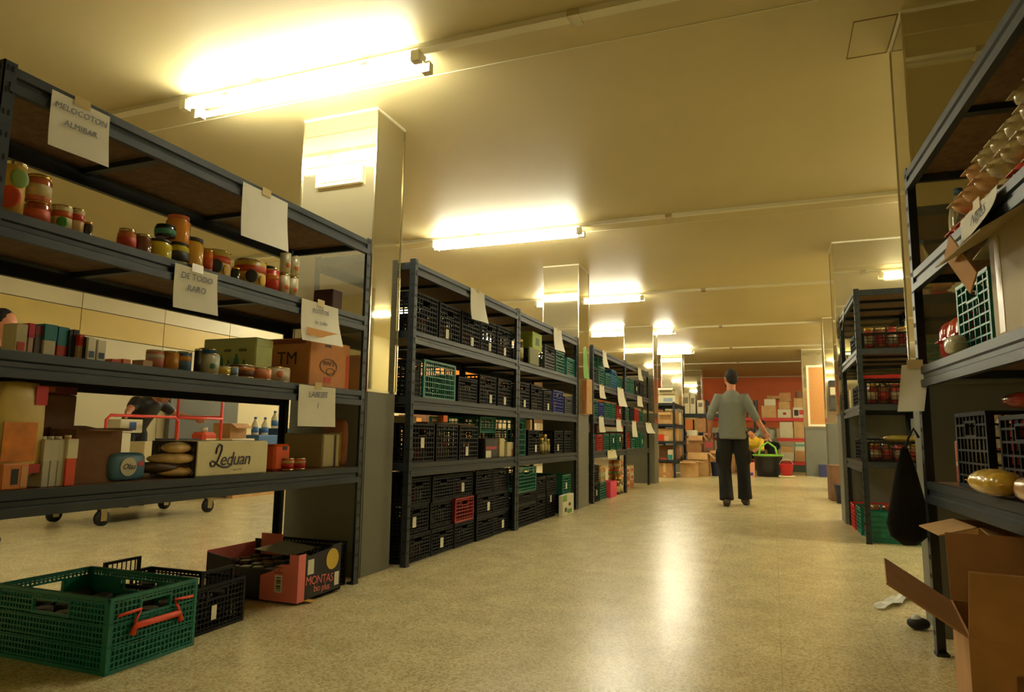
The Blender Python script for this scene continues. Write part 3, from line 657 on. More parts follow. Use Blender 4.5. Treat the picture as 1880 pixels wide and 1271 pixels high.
ld = lbox('long white carton with script lettering at the low shelf front', 358, 490, 810, .67, .02, .26, mat('leduan_white', (224, 214, 168), .55, var=.03, scale=12))
MK = col(50, 38, 56); lx_ = min(v[0] for v in ld.children[0].bound_box); lz_ = max(v[2] for v in ld.children[0].bound_box)
MB().box(lx_ - .0014, -.129, .002, lx_ - .0002, .129, lz_ - .002).build('dark_side_print', mat('pattern_black', (26, 26, 28), .5), ld)
for q_ in (0, 1):
    mm = MB()
    for i in range(9):
        for j in range(4):
            if (i + j) % 2 == q_:
                y_, z_ = -.112 + i * .028, .02 + j * .033; hz_ = min(.015, lz_ / 9)
                if z_ + hz_ < lz_: mm.add([(lx_ - .0022, y_, z_ - hz_), (lx_ - .0022, y_ + .011, z_), (lx_ - .0022, y_, z_ + hz_), (lx_ - .0022, y_ - .011, z_)], [(0, 1, 2, 3)])
    o_ = mm.build('diamond_print', (col(126, 120, 100), col(70, 70, 66))[q_], ld); o_['kind'] = 'stuff'
text('eduan', ld, (.005, -.1325, .072), .085, MK, shear=.22, space=.92)
pts = [(-.124, .098), (-.120, .124), (-.106, .140), (-.092, .134), (-.092, .115), (-.104, .086), (-.118, .058), (-.134, .044), (-.150, .046), (-.154, .058), (-.144, .068), (-.126, .062), (-.106, .048), (-.08, .038), (-.05, .038), (-.025, .048)]
MB().tube([(x_ + .01, -.1318, z_) for x_, z_ in pts], .0042, 6).build('script_initial', MK, ld)
text('desde 1943', ld, (.02, -.1325, .025), .012, col(170, 160, 130))
ot = thing('cocoa_tin', 'orange cocoa packet with dark round seal beside the white carton', 'packet', (XA - .13, Yof(519, XA - .08, .67), .6705), PI / 2)
MB().box(-.062, -.045, 0, .062, .045, .135).build('body', mat('orange_pack', (228, 88, 32), .35, var=.06, scale=20), ot, bevel=.012)
MB().lathe([(.0, 0), (.026, 0), (.026, .002)], 18, M=Matrix.Rotation(PI / 2, 4, 'X')).build('printed_seal', col(120, 44, 24), ot, (.02, -.0465, .035))
MB().box(.0, -.0475, .105, .03, -.0452, .125).build('printed_patch', col(60, 40, 20), ot)
for i, (px, lb) in enumerate(((536, 'left'), (557, 'right'))): ljar('low red and cream tin, %s of two beside the orange packet' % lb, px, 20, 841, .67, .05, kind='can', body=(196, 50, 40), lab=(214, 170, 110), group=G)
gbx = lbox('grey beige open carton with papers near the end post, low shelf', 590, 622, 797, .67, .10, .27, mat('grey_carton', (170, 154, 112), .8), prints=(('f', .05, .62, .04, .96, col(190, 178, 130)), ('f', .66, .76, .0, .96, col(60, 40, 34)), ('f', .8, .99, .02, .98, col(196, 184, 140))))
pb = thing('coffee_bag', 'brown and cream food bag leaning by the end post', 'bag', (XA - .15, 3.43, .6705), 0)
MB().ball((0, 0, .14), .08, .027, .14, 16, 0, .4).build('pouch', mat('brown_bag', (160, 100, 60), .5, var=.2, scale=14), pb)
MB().box(-.02, -.030, .03, .06, -.0265, .2).build('face_panel', col(196, 172, 110), pb); MB().lathe([(0, 0), (.016, 0), (.016, .002)], 12, M=Matrix.Rotation(PI / 2, 4, 'X')).build('printed_dot', col(120, 50, 34), pb, (.025, -.0305, .07))  # printed cream panel and dot on the bag front

# ---- on the floor under the nearest left rack
gx0 = -2.24
gw = .40; gh = .265
gc = crate('large teal green crate of jars with an orange handle, nearest on floor', M_grn, (gx0 - .31, 2.05, .0005), 0, .62, gw, gh, 34, 22, 13, 'green_near', None, None, .0, bw=.006)
mm = MB(); [(mm.box(-.295, y_, .01, .295, y_ + .003, gh * .68), mm.box(-.295, y_, gh * .68, -.11, y_ + .003, gh - .03), mm.box(.11, y_, gh * .68, .295, y_ + .003, gh - .03)) for y_ in (-.189, .186)]
[(mm.box(x_, -.185, .01, x_ + .003, .185, gh * .68), mm.box(x_, -.185, gh * .68, x_ + .003, -.075, gh - .03), mm.box(x_, .075, gh * .68, x_ + .003, .185, gh - .03)) for x_ in (-.300, .297)]
mm.build('inner_panel', M_grn, gc)
mm = MB()
for z_ in (.09, .17):
    mm.box(-.312, -.203, z_, .312, -.199, z_ + .004); mm.box(.310, -.2, z_, .314, .2, z_ + .004)
mm.build('rib', M_grn, gc)
hp = [(.316, -.17, .20), (.318, -.075, .205), (.320, -.095, .175), (.322, -.10, .155), (.322, -.085, .142), (.322, .085, .142), (.322, .10, .155), (.320, .095, .175), (.318, .075, .205), (.316, .17, .20)]
mm = MB(); mm.tube(hp[:4], .006, 6); mm.tube(hp[-4:], .006, 6); mm.tube([(.322, -.11, .12), (.322, -.10, .150), (.322, .10, .150), (.322, .11, .12)], .0125, 8)
mm.build('handle', M_orh, gc)
tag(gc.children[-1], 'orange handle')
for i in range(5):
    for j in range(4):
        jar('dark jar in the nearest teal crate, %s row from the back, %s from camera' % (ORD[i], ORD[j]), (gx0 - .56 + i * .12, 1.92 + j * .085, .012), .038, .165 + rnd.random() * .01, (50, 36, 24), col(60, 56, 48), None, 'jars inside the nearest teal crate')
bc = crate('black lattice crate beside the teal crate on the floor', M_blk, (-2.32 - .29, 2.44, .0005), .03, .58, .35, .20, 24, 16, 9, 'black_near', None, (-.02, .05, .03, .06))
for e in (-1, 1):
    mm = MB()
    for i in range(7): mm.box(-.283 if e < 0 else .277, -.08 + i * .025, .2, -.279 if e < 0 else .281, -.076 + i * .025, .255)
    mm.box(-.288 if e < 0 else .272, -.09, .25, -.272 if e < 0 else .288, .09, .262); mm.box(-.286 if e < 0 else .274, -.1, .2, -.274 if e < 0 else .286, -.085, .262); mm.box(-.286 if e < 0 else .274, .085, .2, -.274 if e < 0 else .286, .1, .262)
    mm.build('raised_end', M_blk, bc)
for i in range(5):
    for j in range(3): jar('dark jar in the black floor crate, %s row from the back, %s from camera' % (ORD[i], ORD[j]), (-2.32 - .52 + i * .11, 2.34 + j * .1, .012), .036, .13, (46, 40, 30), col(50, 50, 46), None, 'jars inside the black floor crate')
# pink and black fruit tray with tall corners
fx0, fx1, fy0, fy1 = -2.87, -2.27, 2.93, 3.30
ft = thing('fruit_tray', 'pink and black open cardboard tray lettered bio plus on the floor', 'carton', (fx0, fy0, .012))
MP = mat('pink_card', (228, 122, 116), .6); MKK = mat('black_card', (26, 22, 26), .6)
wX, wY = fx1 - fx0, fy1 - fy0; t_ = .006
MB().box(0, 0, 0, wX, wY, t_).build('base', MKK, ft)
def tray_side(L_, flip):
    prof = [(0, 0), (L_, 0), (L_, .235), (L_ - .09, .235), (L_ - .12, .185), (L_ - .2, .165), (.2, .165), (.12, .185), (.09, .235), (0, .235)]
    return prof
MB().ext(tray_side(wX, 0), 0, t_, 1).build('side_wall', MKK, ft, (0, wY - t_, 0))
MB().ext([(0, 0), (wX, 0), (wX, .235), (wX - .05, .235), (wX - .05, .185), (wX - .11, .18), (wX - .15, .15), (.2, .15), (.15, .19), (.0, .21)], 0, t_, 1).build('side_wall', MKK, ft)
MB().ext([(wY, 0), (0, 0), (0, .235), (.06, .235), (.085, .22), (wY - .1, .235), (wY - .07, .25), (wY, .25)], wX - t_, wX, 0).build('end_wall', MKK, ft)
MB().ext([(wY, 0), (0, 0), (0, .22), (wY, .22)], 0, t_, 0).build('end_wall', MP, ft)
MB().ext([(wX - .235, .0), (wX + .001, 0), (wX + .001, .236), (wX - .055, .236), (wX - .055, .187), (wX - .11, .182), (wX - .15, .152), (wX - .235, .12)], -.0016, -.0002, 1).build('pink_corner', MP, ft)
MB().box(wX + .0002, -.0016, 0, wX + .0016, .055, .236).build('pink_corner', MP, ft)
MB().box(.05, wY - .012, .15, .2, wY - .0065, .27).build('pink_tab', MP, ft)
MB().box(wX, .055, 0, wX + .04, .10, .003).build('yellow_flap', col(210, 160, 50), ft)
MB().box(wX - .14, -.003, .045, wX - .095, -.0017, .13).build('barcode_label', M_paper, ft)
mm = MB(); [mm.box(wX - .132, -.0036, .052 + i * .009, wX - .103, -.003, .052 + i * .009 + (.003 + .002 * (i % 3))) for i in range(8)]; mm.build('barcode', MKK, ft)
text('producto\nde\nagricultura', ft, (wX - .12, -.003, .155), .012, MKK)
MB().lathe([(0, 0), (.055, 0), (.055, .002)], 24, M=Matrix.Rotation(PI / 2, 4, 'Y')).build('printed_disc', col(214, 180, 60), ft, (wX + .0004, wY - .085, .175))
mt_ = text('MONTAS', ft, (wX + .002, .18, .085), .062, MP, rot=(PI / 2, .08, PI / 2), space=.9)
text('bio plus', ft, (wX + .002, .20, .042), .05, MP, rot=(PI / 2, .08, PI / 2), space=.9)
MB().box(wX + .0004, .075, .125, wX + .0016, .125, .2).build('printed_label', M_paper, ft); MB().box(wX + .0004, wY - .06, .03, wX + .0016, wY - .02, .1).build('printed_label', M_paper, ft)
text('OS\nplus', ft, (.2, -.002, .08), .05, col(120, 50, 40))
for i in range(7):
    for j in range(4): jar('dull lidded jar in the pink tray, %s row from the back, %s from camera' % (ORD[i], ORD[j]), (fx0 + .06 + i * .08, fy0 + .055 + j * .082, .019), .034, .135 + rnd.random() * .02, (60, 50, 36), col(96, 92, 74, .35), None, 'jars inside the pink and black tray')
crate('black crate behind the pink tray against the end post', M_blk, (-2.58, 3.382, .0005), 0, .48, .14, .24, 18, 8, 8, 'black_small', None)
pl = tag(MB().box(0, 0, 0, .2, .3, .002).box(.2, .05, 0, .215, .25, .002).build('plastic_sheet', mat('dull_film', (110, 106, 86), .35), None, (-2.60, 2.98, .248), .15), 'crumpled dull plastic film lying over the jars of the pink tray', 'film')
pl.rotation_euler = (0, .12, .15)

# ------------------------------------------------------------------ loose things in the other left racks
def bottlejar(label, X, y, z, r, h, c, g): return jar(label, (X + XBf(y) - XB, y, z + .0005), r, h, c, M_gold, (190, 180, 120), g)
lbox('yellow green printed box on top of the jars, third left rack', 971, 988, 612, 1.73, .02, .14, col(150, 166, 66), X=XB, prints=(('f', .3, .7, .3, .7, col(60, 90, 50)),), cat='box')
lbox('stack of jars box with olive print, top shelf of third rack', 972, 990, 640, 1.57, -.005, .02, col(110, 110, 60), X=XB, cat='box', name='printed_box')
bottlejar('glass jar with golden lid above the yellow green box', -2.36, 6.22, 1.57, .05, .24, (70, 60, 30), 'jars on the third left rack')
lbox('black box with red lettering on the second left rack, low shelf', 886, 909, 806, .67, .03, .3, col(34, 26, 26), X=XB, prints=(('f', .05, .9, .45, .6, col(170, 50, 40)), ('f', .05, .45, .02, .38, M_paper)), cat='box')
lbox('narrow cream box upright beside the black lettered box', 912, 921, 805, .67, .05, .2, col(206, 196, 150), X=XB, cat='box')
lbox('white carton with a pale note, low shelf end of second rack', 926, 937, 812, .67, .03, .3, mat('white_carton', (200, 190, 152), .7), X=XB, prints=(('f', .6, .98, .55, .98, M_paper), ('f', .6, .98, .02, .5, M_card)), cat='carton')
carton('grey cardboard lid lying across the black crates, second rack', (-2.58, 4.85, .942), .85, .45, .014, mat('lid_card', (96, 78, 60), .8), PI / 2, cat='lid', name='cardboard_sheet')
carton('colourful packet lying on the black crates near the first post', (-2.45, 4.25, .9425), .2, .12, .05, col(206, 190, 160), PI / 2 + .2, cat='packet', name='food_packet', prints=(('f', .1, .5, .2, .8, col(120, 150, 180)),))
carton('orange packet hanging over the black crate edge, second rack', (-2.31, 4.58, .9575), .07, .05, .05, col(226, 110, 40), PI / 2, cat='packet', name='food_packet')
crate('dark green crate on the boxes, low shelf of second rack', COLS['green'], (-2.62, 5.60, .885), 0, .5, .36, .14, 14, 9, 6, 'green_small')
for (y_, h_, lb) in ((6.9, .17, 'left'), (7.0, .21, 'middle'), (7.1, .16, 'right')):
    bottlejar('clear bottle shaped jar, %s of three, low shelf of third rack' % lb, -2.36, y_, .67, .035, h_, (110, 100, 50), 'jars on the third left rack')
carton('tan folded paper packet above the green crate, third rack', (-2.33, 6.36, .9205), .05, .2, .10, M_card3, PI / 2, cat='packet', name='food_packet')
lbox('white and green illustrated carton standing on the floor, third rack', 1033, 1054, 908, 0, -.08, .05, mat('ww', (222, 216, 190), .6), X=XB, prints=(('f', 0, .35, .7, 1, col(110, 160, 50)), ('f', .4, .8, .1, .3, col(90, 140, 50)), ('f', .5, .7, .45, .6, col(40, 50, 34)), ('f', .15, .35, .2, .4, col(50, 60, 40))), cat='carton')
gsh = note('green plastic sheet hanging beside the mirrored second pillar', .18, .38, (-2.15, 8.00 + .12, 1.95), PI / 2, m=col(110, 176, 50), curl=.02, name='plastic_sheet'); gsh['category'] = 'sheet'
carton('flat tan board leaning on the second pillar', (-2.14, 8.29, 1.14), .26, .012, .44, M_card3, PI / 2, cat='board', name='cardboard_sheet')
for i, (y_, c_, h_) in enumerate(((9.66, (200, 140, 110), .16), (9.76, (196, 170, 120), .17), (9.86, (190, 120, 70), .16))):
    bottlejar('jar standing on the green floor crate, %s, fourth rack' % ('nearest', 'middle', 'farthest')[i], -2.34, y_ - .4, .241, .04, h_ + .05, c_, 'jars under the fourth rack')
lbox('bright pink tall carton on the floor under the fourth rack', 1121, 1133, 884, 0, .0, .3, col(226, 60, 96), X=XB, cat='carton')
for i in range(3): bottlejar('dark jar on the floor beside the pink carton, %s' % ('nearest', 'middle', 'farthest')[i], -2.33, 10.28 + i * .11, 0, .045, .2 + .05 * (i % 2), (80, 46, 30), 'jars under the fourth rack')
carton('brown carton, left of two on the lower crates, fourth rack', (-2.55, 9.2, .92), .4, .3, .12, M_card, PI / 2); carton('brown carton, right of two on the lower crates, fourth rack', (-2.55, 9.95, .913), .4, .3, .12, M_card2, PI / 2)
for c_ in range(3):
    for r_ in range(4):
        for d_ in range(2):
            jar('vegetable jar under the fifth left rack, %s column, %s from the floor, %s row' % (ORD[c_], ORD[r_], ('front', 'back')[d_]), (-2.34 - .1 * d_, 10.84 + c_ * .13 + d_ * .02, r_ * .122 + .0005), .055, .12, ((190, 120, 60), (150, 130, 60), (200, 90, 60))[(c_ + r_) % 3], M_gold, ((210, 190, 140), (190, 70, 50), (120, 140, 60))[(c_ * 2 + r_) % 3], 'jars stacked under the fifth left rack')
for c_ in range(2):
    for r_ in range(3):
        carton('%s food box, %s column, floor end of the fifth left rack' % (('lowest', 'middle', 'topmost')[r_], ('nearer', 'farther')[c_]), (-2.40, 11.5 + c_ * .34, r_ * .125), .3, .2, .122, col(*((200, 170, 120), (186, 120, 70), (206, 196, 160))[(c_ + r_) % 3]), PI / 2, cat='box', name='food_box', group='food boxes under the fifth rack', prints=(('f', .2, .8, .2, .6, col(170, 60, 40)),))

# ================================================================== right side, nearest rack
R1 = Vector((.59, 3.36)); ca, sa = math.cos(RA), math.sin(RA)
def r1(y, set_):                      # point on that rack: world y along the aisle, set_ behind the front face
    x = R1.x + (R1.y - y) * math.tan(math.radians(2.6)) + set_
    return x
def r1box(label, y0, y1, z, h, set_, dep, m, **k):
    ym = (y0 + y1) / 2
    return carton(label, (r1(ym, set_ + dep / 2), ym, z + .0005), abs(y1 - y0), dep, h, m, RA, **k)
# water bottle
wb = thing('water_bottle', 'clear plastic water bottle with yellow label beside the top shelf post', 'bottle', (.76, 3.22, 1.6005))
MB().lathe([(.036, 0), (.042, .01), (.040, .05), (.043, .06), (.040, .10), (.043, .12), (.043, .19), (.036, .235), (.016, .28), (.0145, .30)], 20).build('body', M_clear, wb)
MB().lathe([(.0435, .06), (.0437, .062), (.0437, .118), (.0435, .12)], 20).build('paper_label', col(206, 190, 70), wb)
MB().lathe([(.017, .298), (.017, .318), (.014, .32)], 14).build('screw_cap', col(60, 110, 150), wb)
# long wrapped packs on the top shelf
M_wrap = mat('wrapped_beige', (196, 150, 96), .22, var=.22, scale=18, bump=.5, coat=.6)
M_wrap2 = mat('wrapped_pale', (186, 168, 120), .22, var=.3, scale=34, bump=.7, coat=.6)
M_wrapr = mat('wrapped_red', (190, 52, 44), .2, var=.35, scale=16, bump=.5, coat=.6)
def pouch(label, loc, rx, ry, rz_, m, rot=0, pw=.7, g=None, nm='food_pouch', cat='packet', tilt=None):
    o = thing(nm, label, cat, loc, rot, g); q = MB(); q.ball((0, 0, rz_), rx, ry, rz_, 16, 0, pw)
    q.build('pouch', m, o)
    for e in (-1, 1): MB().box(e * rx * .97 - .012, -ry * .55, rz_ * .96, e * rx * .97 + .012, ry * .55, rz_ * 1.04).build('sealed_edge', m, o)
    return o
g = 'wrapped food packs on the top shelf of the nearest right rack'
ROWN = ['farthest', 'second', 'third', 'fourth', 'fifth', 'sixth', 'nearest']
for i in range(7):
    y = 2.93 - i * .125
    pouch('red printed plastic pack, %s along the bottom row of the top right shelf' % ROWN[i], (r1(y, .21), y, 1.6005), .17, .058, .048, M_wrapr if i in (0, 1, 5) else M_wrap2, RA + PI / 2, .75, g)
for i in range(6):
    y = 2.88 - i * .125
    pouch('beige wrapped roll pack, %s along the second row of the top right shelf' % ROWN[i], (r1(y, .20), y, 1.698), .16, .056, .046, M_wrap if i < 3 else M_wrap2, RA + PI / 2, .85, g)
for i in range(5):
    y = 2.80 - i * .125
    pouch('crinkled clear wrapped pack, %s along the highest row of the top right shelf' % ROWN[i], (r1(y, .22), y, 1.792), .15, .058, .05 if i else .045, M_wrap if i < 1 else M_wrap2, RA + PI / 2, .8, g)
for i in range(3):
    y = 2.42 - i * .13
    pouch('grey crinkled wrapped pack, %s on the very top of the packs' % ROWN[i], (r1(y, .24), y, 1.895), .14, .058, .045, M_wrap2, RA + PI / 2, .8, g)
nn = note('curled white note lettered NEJES on the upper beam of nearest right rack', .34, .14, (r1(2.42, -.012), 2.42, 1.60), RA, ('NEJES',), .055, curl=.05)
note('white note in a clear sleeve hanging at the nearest right post', .10, .20, (.575, 3.30, 1.19), -.25, (), curl=.03, tilt=-.12)
# shelf 1.18
g = 'red and orange packs on the middle right shelf'
for i, (y, m_) in enumerate(((3.17, M_wrapr), (3.06, mat('wrapped_orange', (206, 84, 44), .2, var=.35, scale=14, bump=.5, coat=.6)), (2.945, M_wrapr))):
    o = pouch('glossy orange red plastic food pack, %s from the post on the middle right shelf' % ORD[i], (r1(y, .10), y, 1.1805), .055, .052, .085, m_, 0, .7, g)
pouch('small white plastic pack beside the orange red packs', (r1(2.86, .02), 2.86, 1.1805), .05, .035, .035, mat('wrapped_white', (206, 200, 176), .2, var=.2, scale=14, coat=.5), RA, .7)
crate('green lattice crate on the middle shelf of the nearest right rack', M_grn, (r1(2.72, .285), 2.72, 1.181), RA + PI / 2 + PI, .5, .34, .25, 9, 6, 7, 'green_r1', None, bw=.006)
r1box('pale tall carton with clear tape beside the green crate', 2.50, 2.06, 1.18, .33, .03, .42, mat('pale_grey_carton', (184, 166, 124), .6, var=.06), open_=True, flaps=4, fl_ang=60, prints=(('f', .1, .2, .05, .95, M_tape),))
fo = tag(MB().box(0, 0, 0, .20, .005, .09).build('cardboard_strip', M_card, None, (r1(2.66, -.05), 2.66, 1.50)), 'loose brown cardboard flap leaning out above the green crate', 'cardboard')
fo.rotation_euler = (.2, .9, -1.25)
# shelf .70
g = 'black crates on the low shelf of the nearest right rack'
crate('black lattice crate of packs, nearer the post, low right shelf', M_blk, (r1(2.86, .29), 2.86, .701), RA + PI / 2 + PI, .5, .34, .27, 12, 8, 6, 'black_r1', g, bw=.007)
crate('black lattice crate of packs, nearer the camera, low right shelf', M_blk, (r1(2.44, .31), 2.44, .701), RA + PI / 2 + PI, .5, .40, .25, 12, 8, 6, 'black_r1', g, bw=.007)
for j, (yc, nm) in enumerate(((2.86, 'farther'), (2.44, 'nearer'))):
    for i in range(3):
        y = yc + (i - 1) * .10
        pouch('red and silver plastic pack, %s in the %s black crate on the low shelf' % (('nearest', 'middle', 'farthest')[i], nm), (r1(y, .20), y, .712), .09, .045, .13, (M_wrapr, M_wrap2, M_wrap)[(i + j) % 3], RA + PI / 2, .6, 'packs in the low right crates')
pouch('red and clear plastic pack lying over the farther black crate rim', (r1(2.84, .24), 2.84, .985), .15, .09, .03, M_wrapr, RA, .8)
ppk = r1box('cream and red food packet standing by the post on low shelf', 3.28, 3.14, .70, .17, .10, .06, mat('cream_red_pack', (206, 176, 140), .4, var=.2, scale=14), prints=(('f', .1, .9, .05, .4, col(190, 60, 50)), ('f', .1, .35, .5, .95, col(200, 90, 60))), cat='packet', name='food_packet')
yb = pouch('shiny yellow and orange food bag at the low right shelf edge', (r1(2.46, .0), 2.50, .703), .12, .065, .042, mat('yellow_bag', (214, 172, 60), .2, var=.3, scale=26, bump=1.0, coat=.8), RA + .1, 1.0, nm='snack_bag', cat='bag')
pouch('brown plastic pack under the yellow food bag', (r1(2.28, .03), 2.27, .703), .09, .045, .035, M_wrap, RA, .7)
# floor cartons at the right
r1box('tall tan carton on the floor under the nearest right rack', 3.22, 2.92, 0, .56, .06, .42, M_card3, tape=True, open_=True, flaps=2, fl_ang=75)
r1box('brown carton behind the front one under the nearest right rack', 2.89, 2.60, 0, .53, .08, .42, M_card, open_=True, flaps=2, fl_ang=95, prints=(('f', .6, .95, .3, .9, col(60, 44, 36)),))
oc = carton('large open brown carton with spread flaps, nearest on the right floor', (.68, 2.19, .0005), .46, .42, .40, M_card, -.12, open_=True)
MB().box(-.14, -.2135, .02, .02, -.212, .32).build('face_panel', M_card2, oc)  # darker brown rectangle on the carton's near face
for (nm, L_, lc, rx_, rz_) in (('a', .42, (-.23, 0, .398), -1.0, PI / 2), ('b', .46, (0, -.21, .398), -.55, PI), ('c', .42, (.23, 0, .398), -.9, -PI / 2), ('d', .46, (0, .21, .398), -.3, 0)):
    f = MB().box(-L_ / 2, 0, 0, L_ / 2, .005, .20).build('flap', M_card, oc, lc); f.rotation_euler = (Matrix.Rotation(rz_, 3, 'Z') @ Matrix.Rotation(rx_, 3, 'X')).to_euler()
# black bag hanging at the post
hb = thing('hanging_bag', 'black cloth bag hanging from the far post of nearest right rack', 'bag', (.535, 3.42, .42), .4)
MB().lathe([(.03, 0), (.085, .04), (.10, .09), (.075, .20), (.05, .31), (.02, .40), (.012, .42)], 14, sy=.3).build('pouch', mat('black_cloth', (18, 18, 20), .95, bump=.4, scale=20), hb)
MB().tube([(0, 0, .41), (.02, .0, .46), (.04, -.01, .50), (.055, -.02, .46)], .006, 6).build('strap', M_rubber, hb)
# plastic film on the floor
pf = MB(); r_ = random.Random(3); vs = []; n_ = 16
for i in range(n_ + 1):
    t_ = i / n_; x_ = .48 + .32 * t_; y_ = 4.08 + .62 * t_
    for j in range(4): vs.append((x_ + (j - 1.5) * (.012 + .012 * r_.random()), y_ + (j - 1.5) * -.02 * r_.random(), .002 + .03 * r_.random()))
pf.add(vs, [(i * 4 + j, i * 4 + j + 1, (i + 1) * 4 + j + 1, (i + 1) * 4 + j) for i in range(n_) for j in range(3)], 0, False)
tag(pf.build('plastic_film', mat('film', (226, 228, 222), .15, spec=.8)), 'twisted clear plastic film lying on the floor at right', 'film')
sc = thing('plastic_scrap', 'dark crumpled plastic scrap on floor beside the open carton', 'scrap', (.60, 3.75, .001), .4)
MB().ball((0, 0, .025), .05, .035, .025, 10, 0, .8).build('body', M_rubber, sc); MB().ball((-.01, 0, .045), .025, .02, .02, 8).build('white_piece', mat('film', (180, 184, 176)), sc)

# ================================================================== second right rack
g = 'crates of jars on the second right rack'
def r2crate(label, z, yc, hh, c=M_blk, key='black_r2', jars=0, jh=.16, jn='', L=.50):
    crate(label, c, (1.0, yc, z + .001), PI / 2, .40, L, hh, 10, 13, 6, key, g) if False else crate(label, c, (1.0, yc, z + .001), 0, L, .38, hh, 12, 9, 6, key, g, bw=.004)
    for i in range(jars):
        jar('jar, %s from the aisle in the front crate on the %s shelf, second right rack' % (ORD[i], jn), (1.0 - L / 2 + .07 + i * (L - .14) / max(jars - 1, 1), yc - .13, z + .0105), .042, jh, ((170, 60, 40), (150, 90, 50), (190, 70, 60), (180, 140, 90), (120, 60, 40))[i % 5], (M_gold, M_tin, col(170, 60, 40))[i % 3], ((200, 180, 140), (180, 60, 50))[i % 2], 'jars in crates of the second right rack')
r2crate('black lattice crate of red jars, front of top shelf, second right rack', 1.65, 6.80, .15, jars=5, jh=.19, jn='top')
r2crate('black lattice crate behind the front one, top shelf, second right rack', 1.65, 7.30, .2)
r2crate('black lattice crate under the red crate, second right rack', 1.17, 6.80, .225, jars=5, jh=.17, jn='middle')
crate('flat bright red crate tray on the black crate, second right rack', M_red, (1.0, 6.80, 1.398), 0, .50, .38, .028, 3, 3, 1, 'red_tray', None)
r2crate('black lattice crate behind, middle shelf, second right rack', 1.17, 7.30, .2)
r2crate('black lattice crate of small jars, low shelf, second right rack', .68, 6.80, .17, jars=5, jh=.145, jn='low')
r2crate('black lattice crate behind, low shelf, second right rack', .68, 7.30, .2)
pouch('crumpled yellow plastic bag on the low crate of second right rack', (1.05, 6.80, .853), .15, .11, .03, mat('yellow_film', (190, 170, 70), .3, var=.2, scale=12, bump=.5), 0, .8, nm='plastic_bag', cat='bag')
carton('cream narrow carton at the aisle side of the second right rack', (.79, 7.66, 1.171), .1, .16, .2, col(206, 190, 140), 0)
g = 'folded green crates stacked on the floor'
for i in range(6):
    o = thing('folded_crate', 'folded teal crate, %s from the floor in the right stack' % ORD[i], 'crate', (.99 + .006 * (i % 3), 6.83, .0005 + i * .043), 0, g)
    m = MB(); m.box(-.245, -.19, 0, .245, .19, .008); m.box(-.25, -.195, .006, .25, -.183, .040); m.box(-.25, .183, .006, .25, .195, .040); m.box(-.25, -.183, .006, -.238, .183, .040); m.box(.238, -.183, .006, .25, .183, .040)
    m.build('tray', M_grn, o)
    m = MB(); [m.box(-.23 + k * .046, -.199, .008, -.222 + k * .046, -.195, .036) for k in range(11)]; [m.box(-.254, -.17 + k * .048, .008, -.25, -.162 + k * .048, .036) for k in range(8)]; m.box(-.25, -.199, .0, .25, -.195, .006); m.build('rib', M_grn, o)
for i in range(5): jar('jar with gold and red lid, %s from the aisle on the folded crates' % ORD[i], (.80 + i * .095, 6.72, .266), .04, .045, (120, 60, 30), (M_gold, col(170, 60, 40), M_tin)[i % 3], None, 'jars on the folded crates')
g = 'green crates at the back of the second right rack'
crate('open green crate behind the folded crates on the floor', M_grn, (.97, 7.26, .0005), 0, .50, .36, .25, 10, 7, 7, 'green_r2', None)
crate('red crate on the floor at the far aisle corner, second right rack', M_red, (.97, 7.66, .0005), 0, .52, .34, .24, 10, 7, 7, 'red_r2', None)
note('white note on the aisle side top beam of second right rack', .16, .2, (.695, 7.4, 2.15), -PI / 2, ())
# between the right pillars
carton('brown carton on the floor beyond the second right pillar', (.98, 10.95, .0005), .5, .4, .50, M_card2, .05, tape=True)
bn = thing('dark_bin', 'dark blue bin on the floor before the brown carton at right', 'bin', (.88, 10.45, .0005))
MB().lathe([(.10, 0), (.125, .24), (.13, .245), (.12, .245), (.095, .012)], 18).build('body', col(34, 40, 66), bn); MB().lathe([(.131, .235), (.134, .24), (.134, .252), (.125, .252)], 18).build('rim', col(30, 34, 56), bn)
eb = thing('electrical_box', 'black wall cabinet with orange and white sign on far right pillar', 'cabinet', (1.13, 13.0, 1.36))
MB().box(-.2, -.14, 0, .2, -.002, .52).build('body', col(56, 54, 44), eb, bevel=.005); MB().box(-.19, -.146, .26, .19, -.1405, .40).build('sign_plate', col(232, 150, 50), eb); MB().box(-.19, -.150, .27, -.06, -.1465, .39).build('white_patch', M_white, eb)
MB().box(-.18, -.146, .04, .18, -.1405, .2).build('door', col(70, 68, 56), eb)
ex = thing('fire_extinguisher', 'red fire extinguisher hanging on the far right pillar', 'extinguisher', (1.32, 12.9, .60))
MB().lathe([(.055, 0), (.062, .01), (.062, .3), (.045, .36), (.02, .39)], 14).build('body', M_red, ex); MB().box(-.03, -.015, .39, .04, .015, .43).build('handle', M_rubber, ex); MB().tube([(.03, 0, .40), (.085, 0, .3), (.08, 0, .12)], .01, 6).build('hose', M_rubber, ex); MB().box(-.02, .05, .1, .02, .098, .3).build('bracket', M_grey, ex)

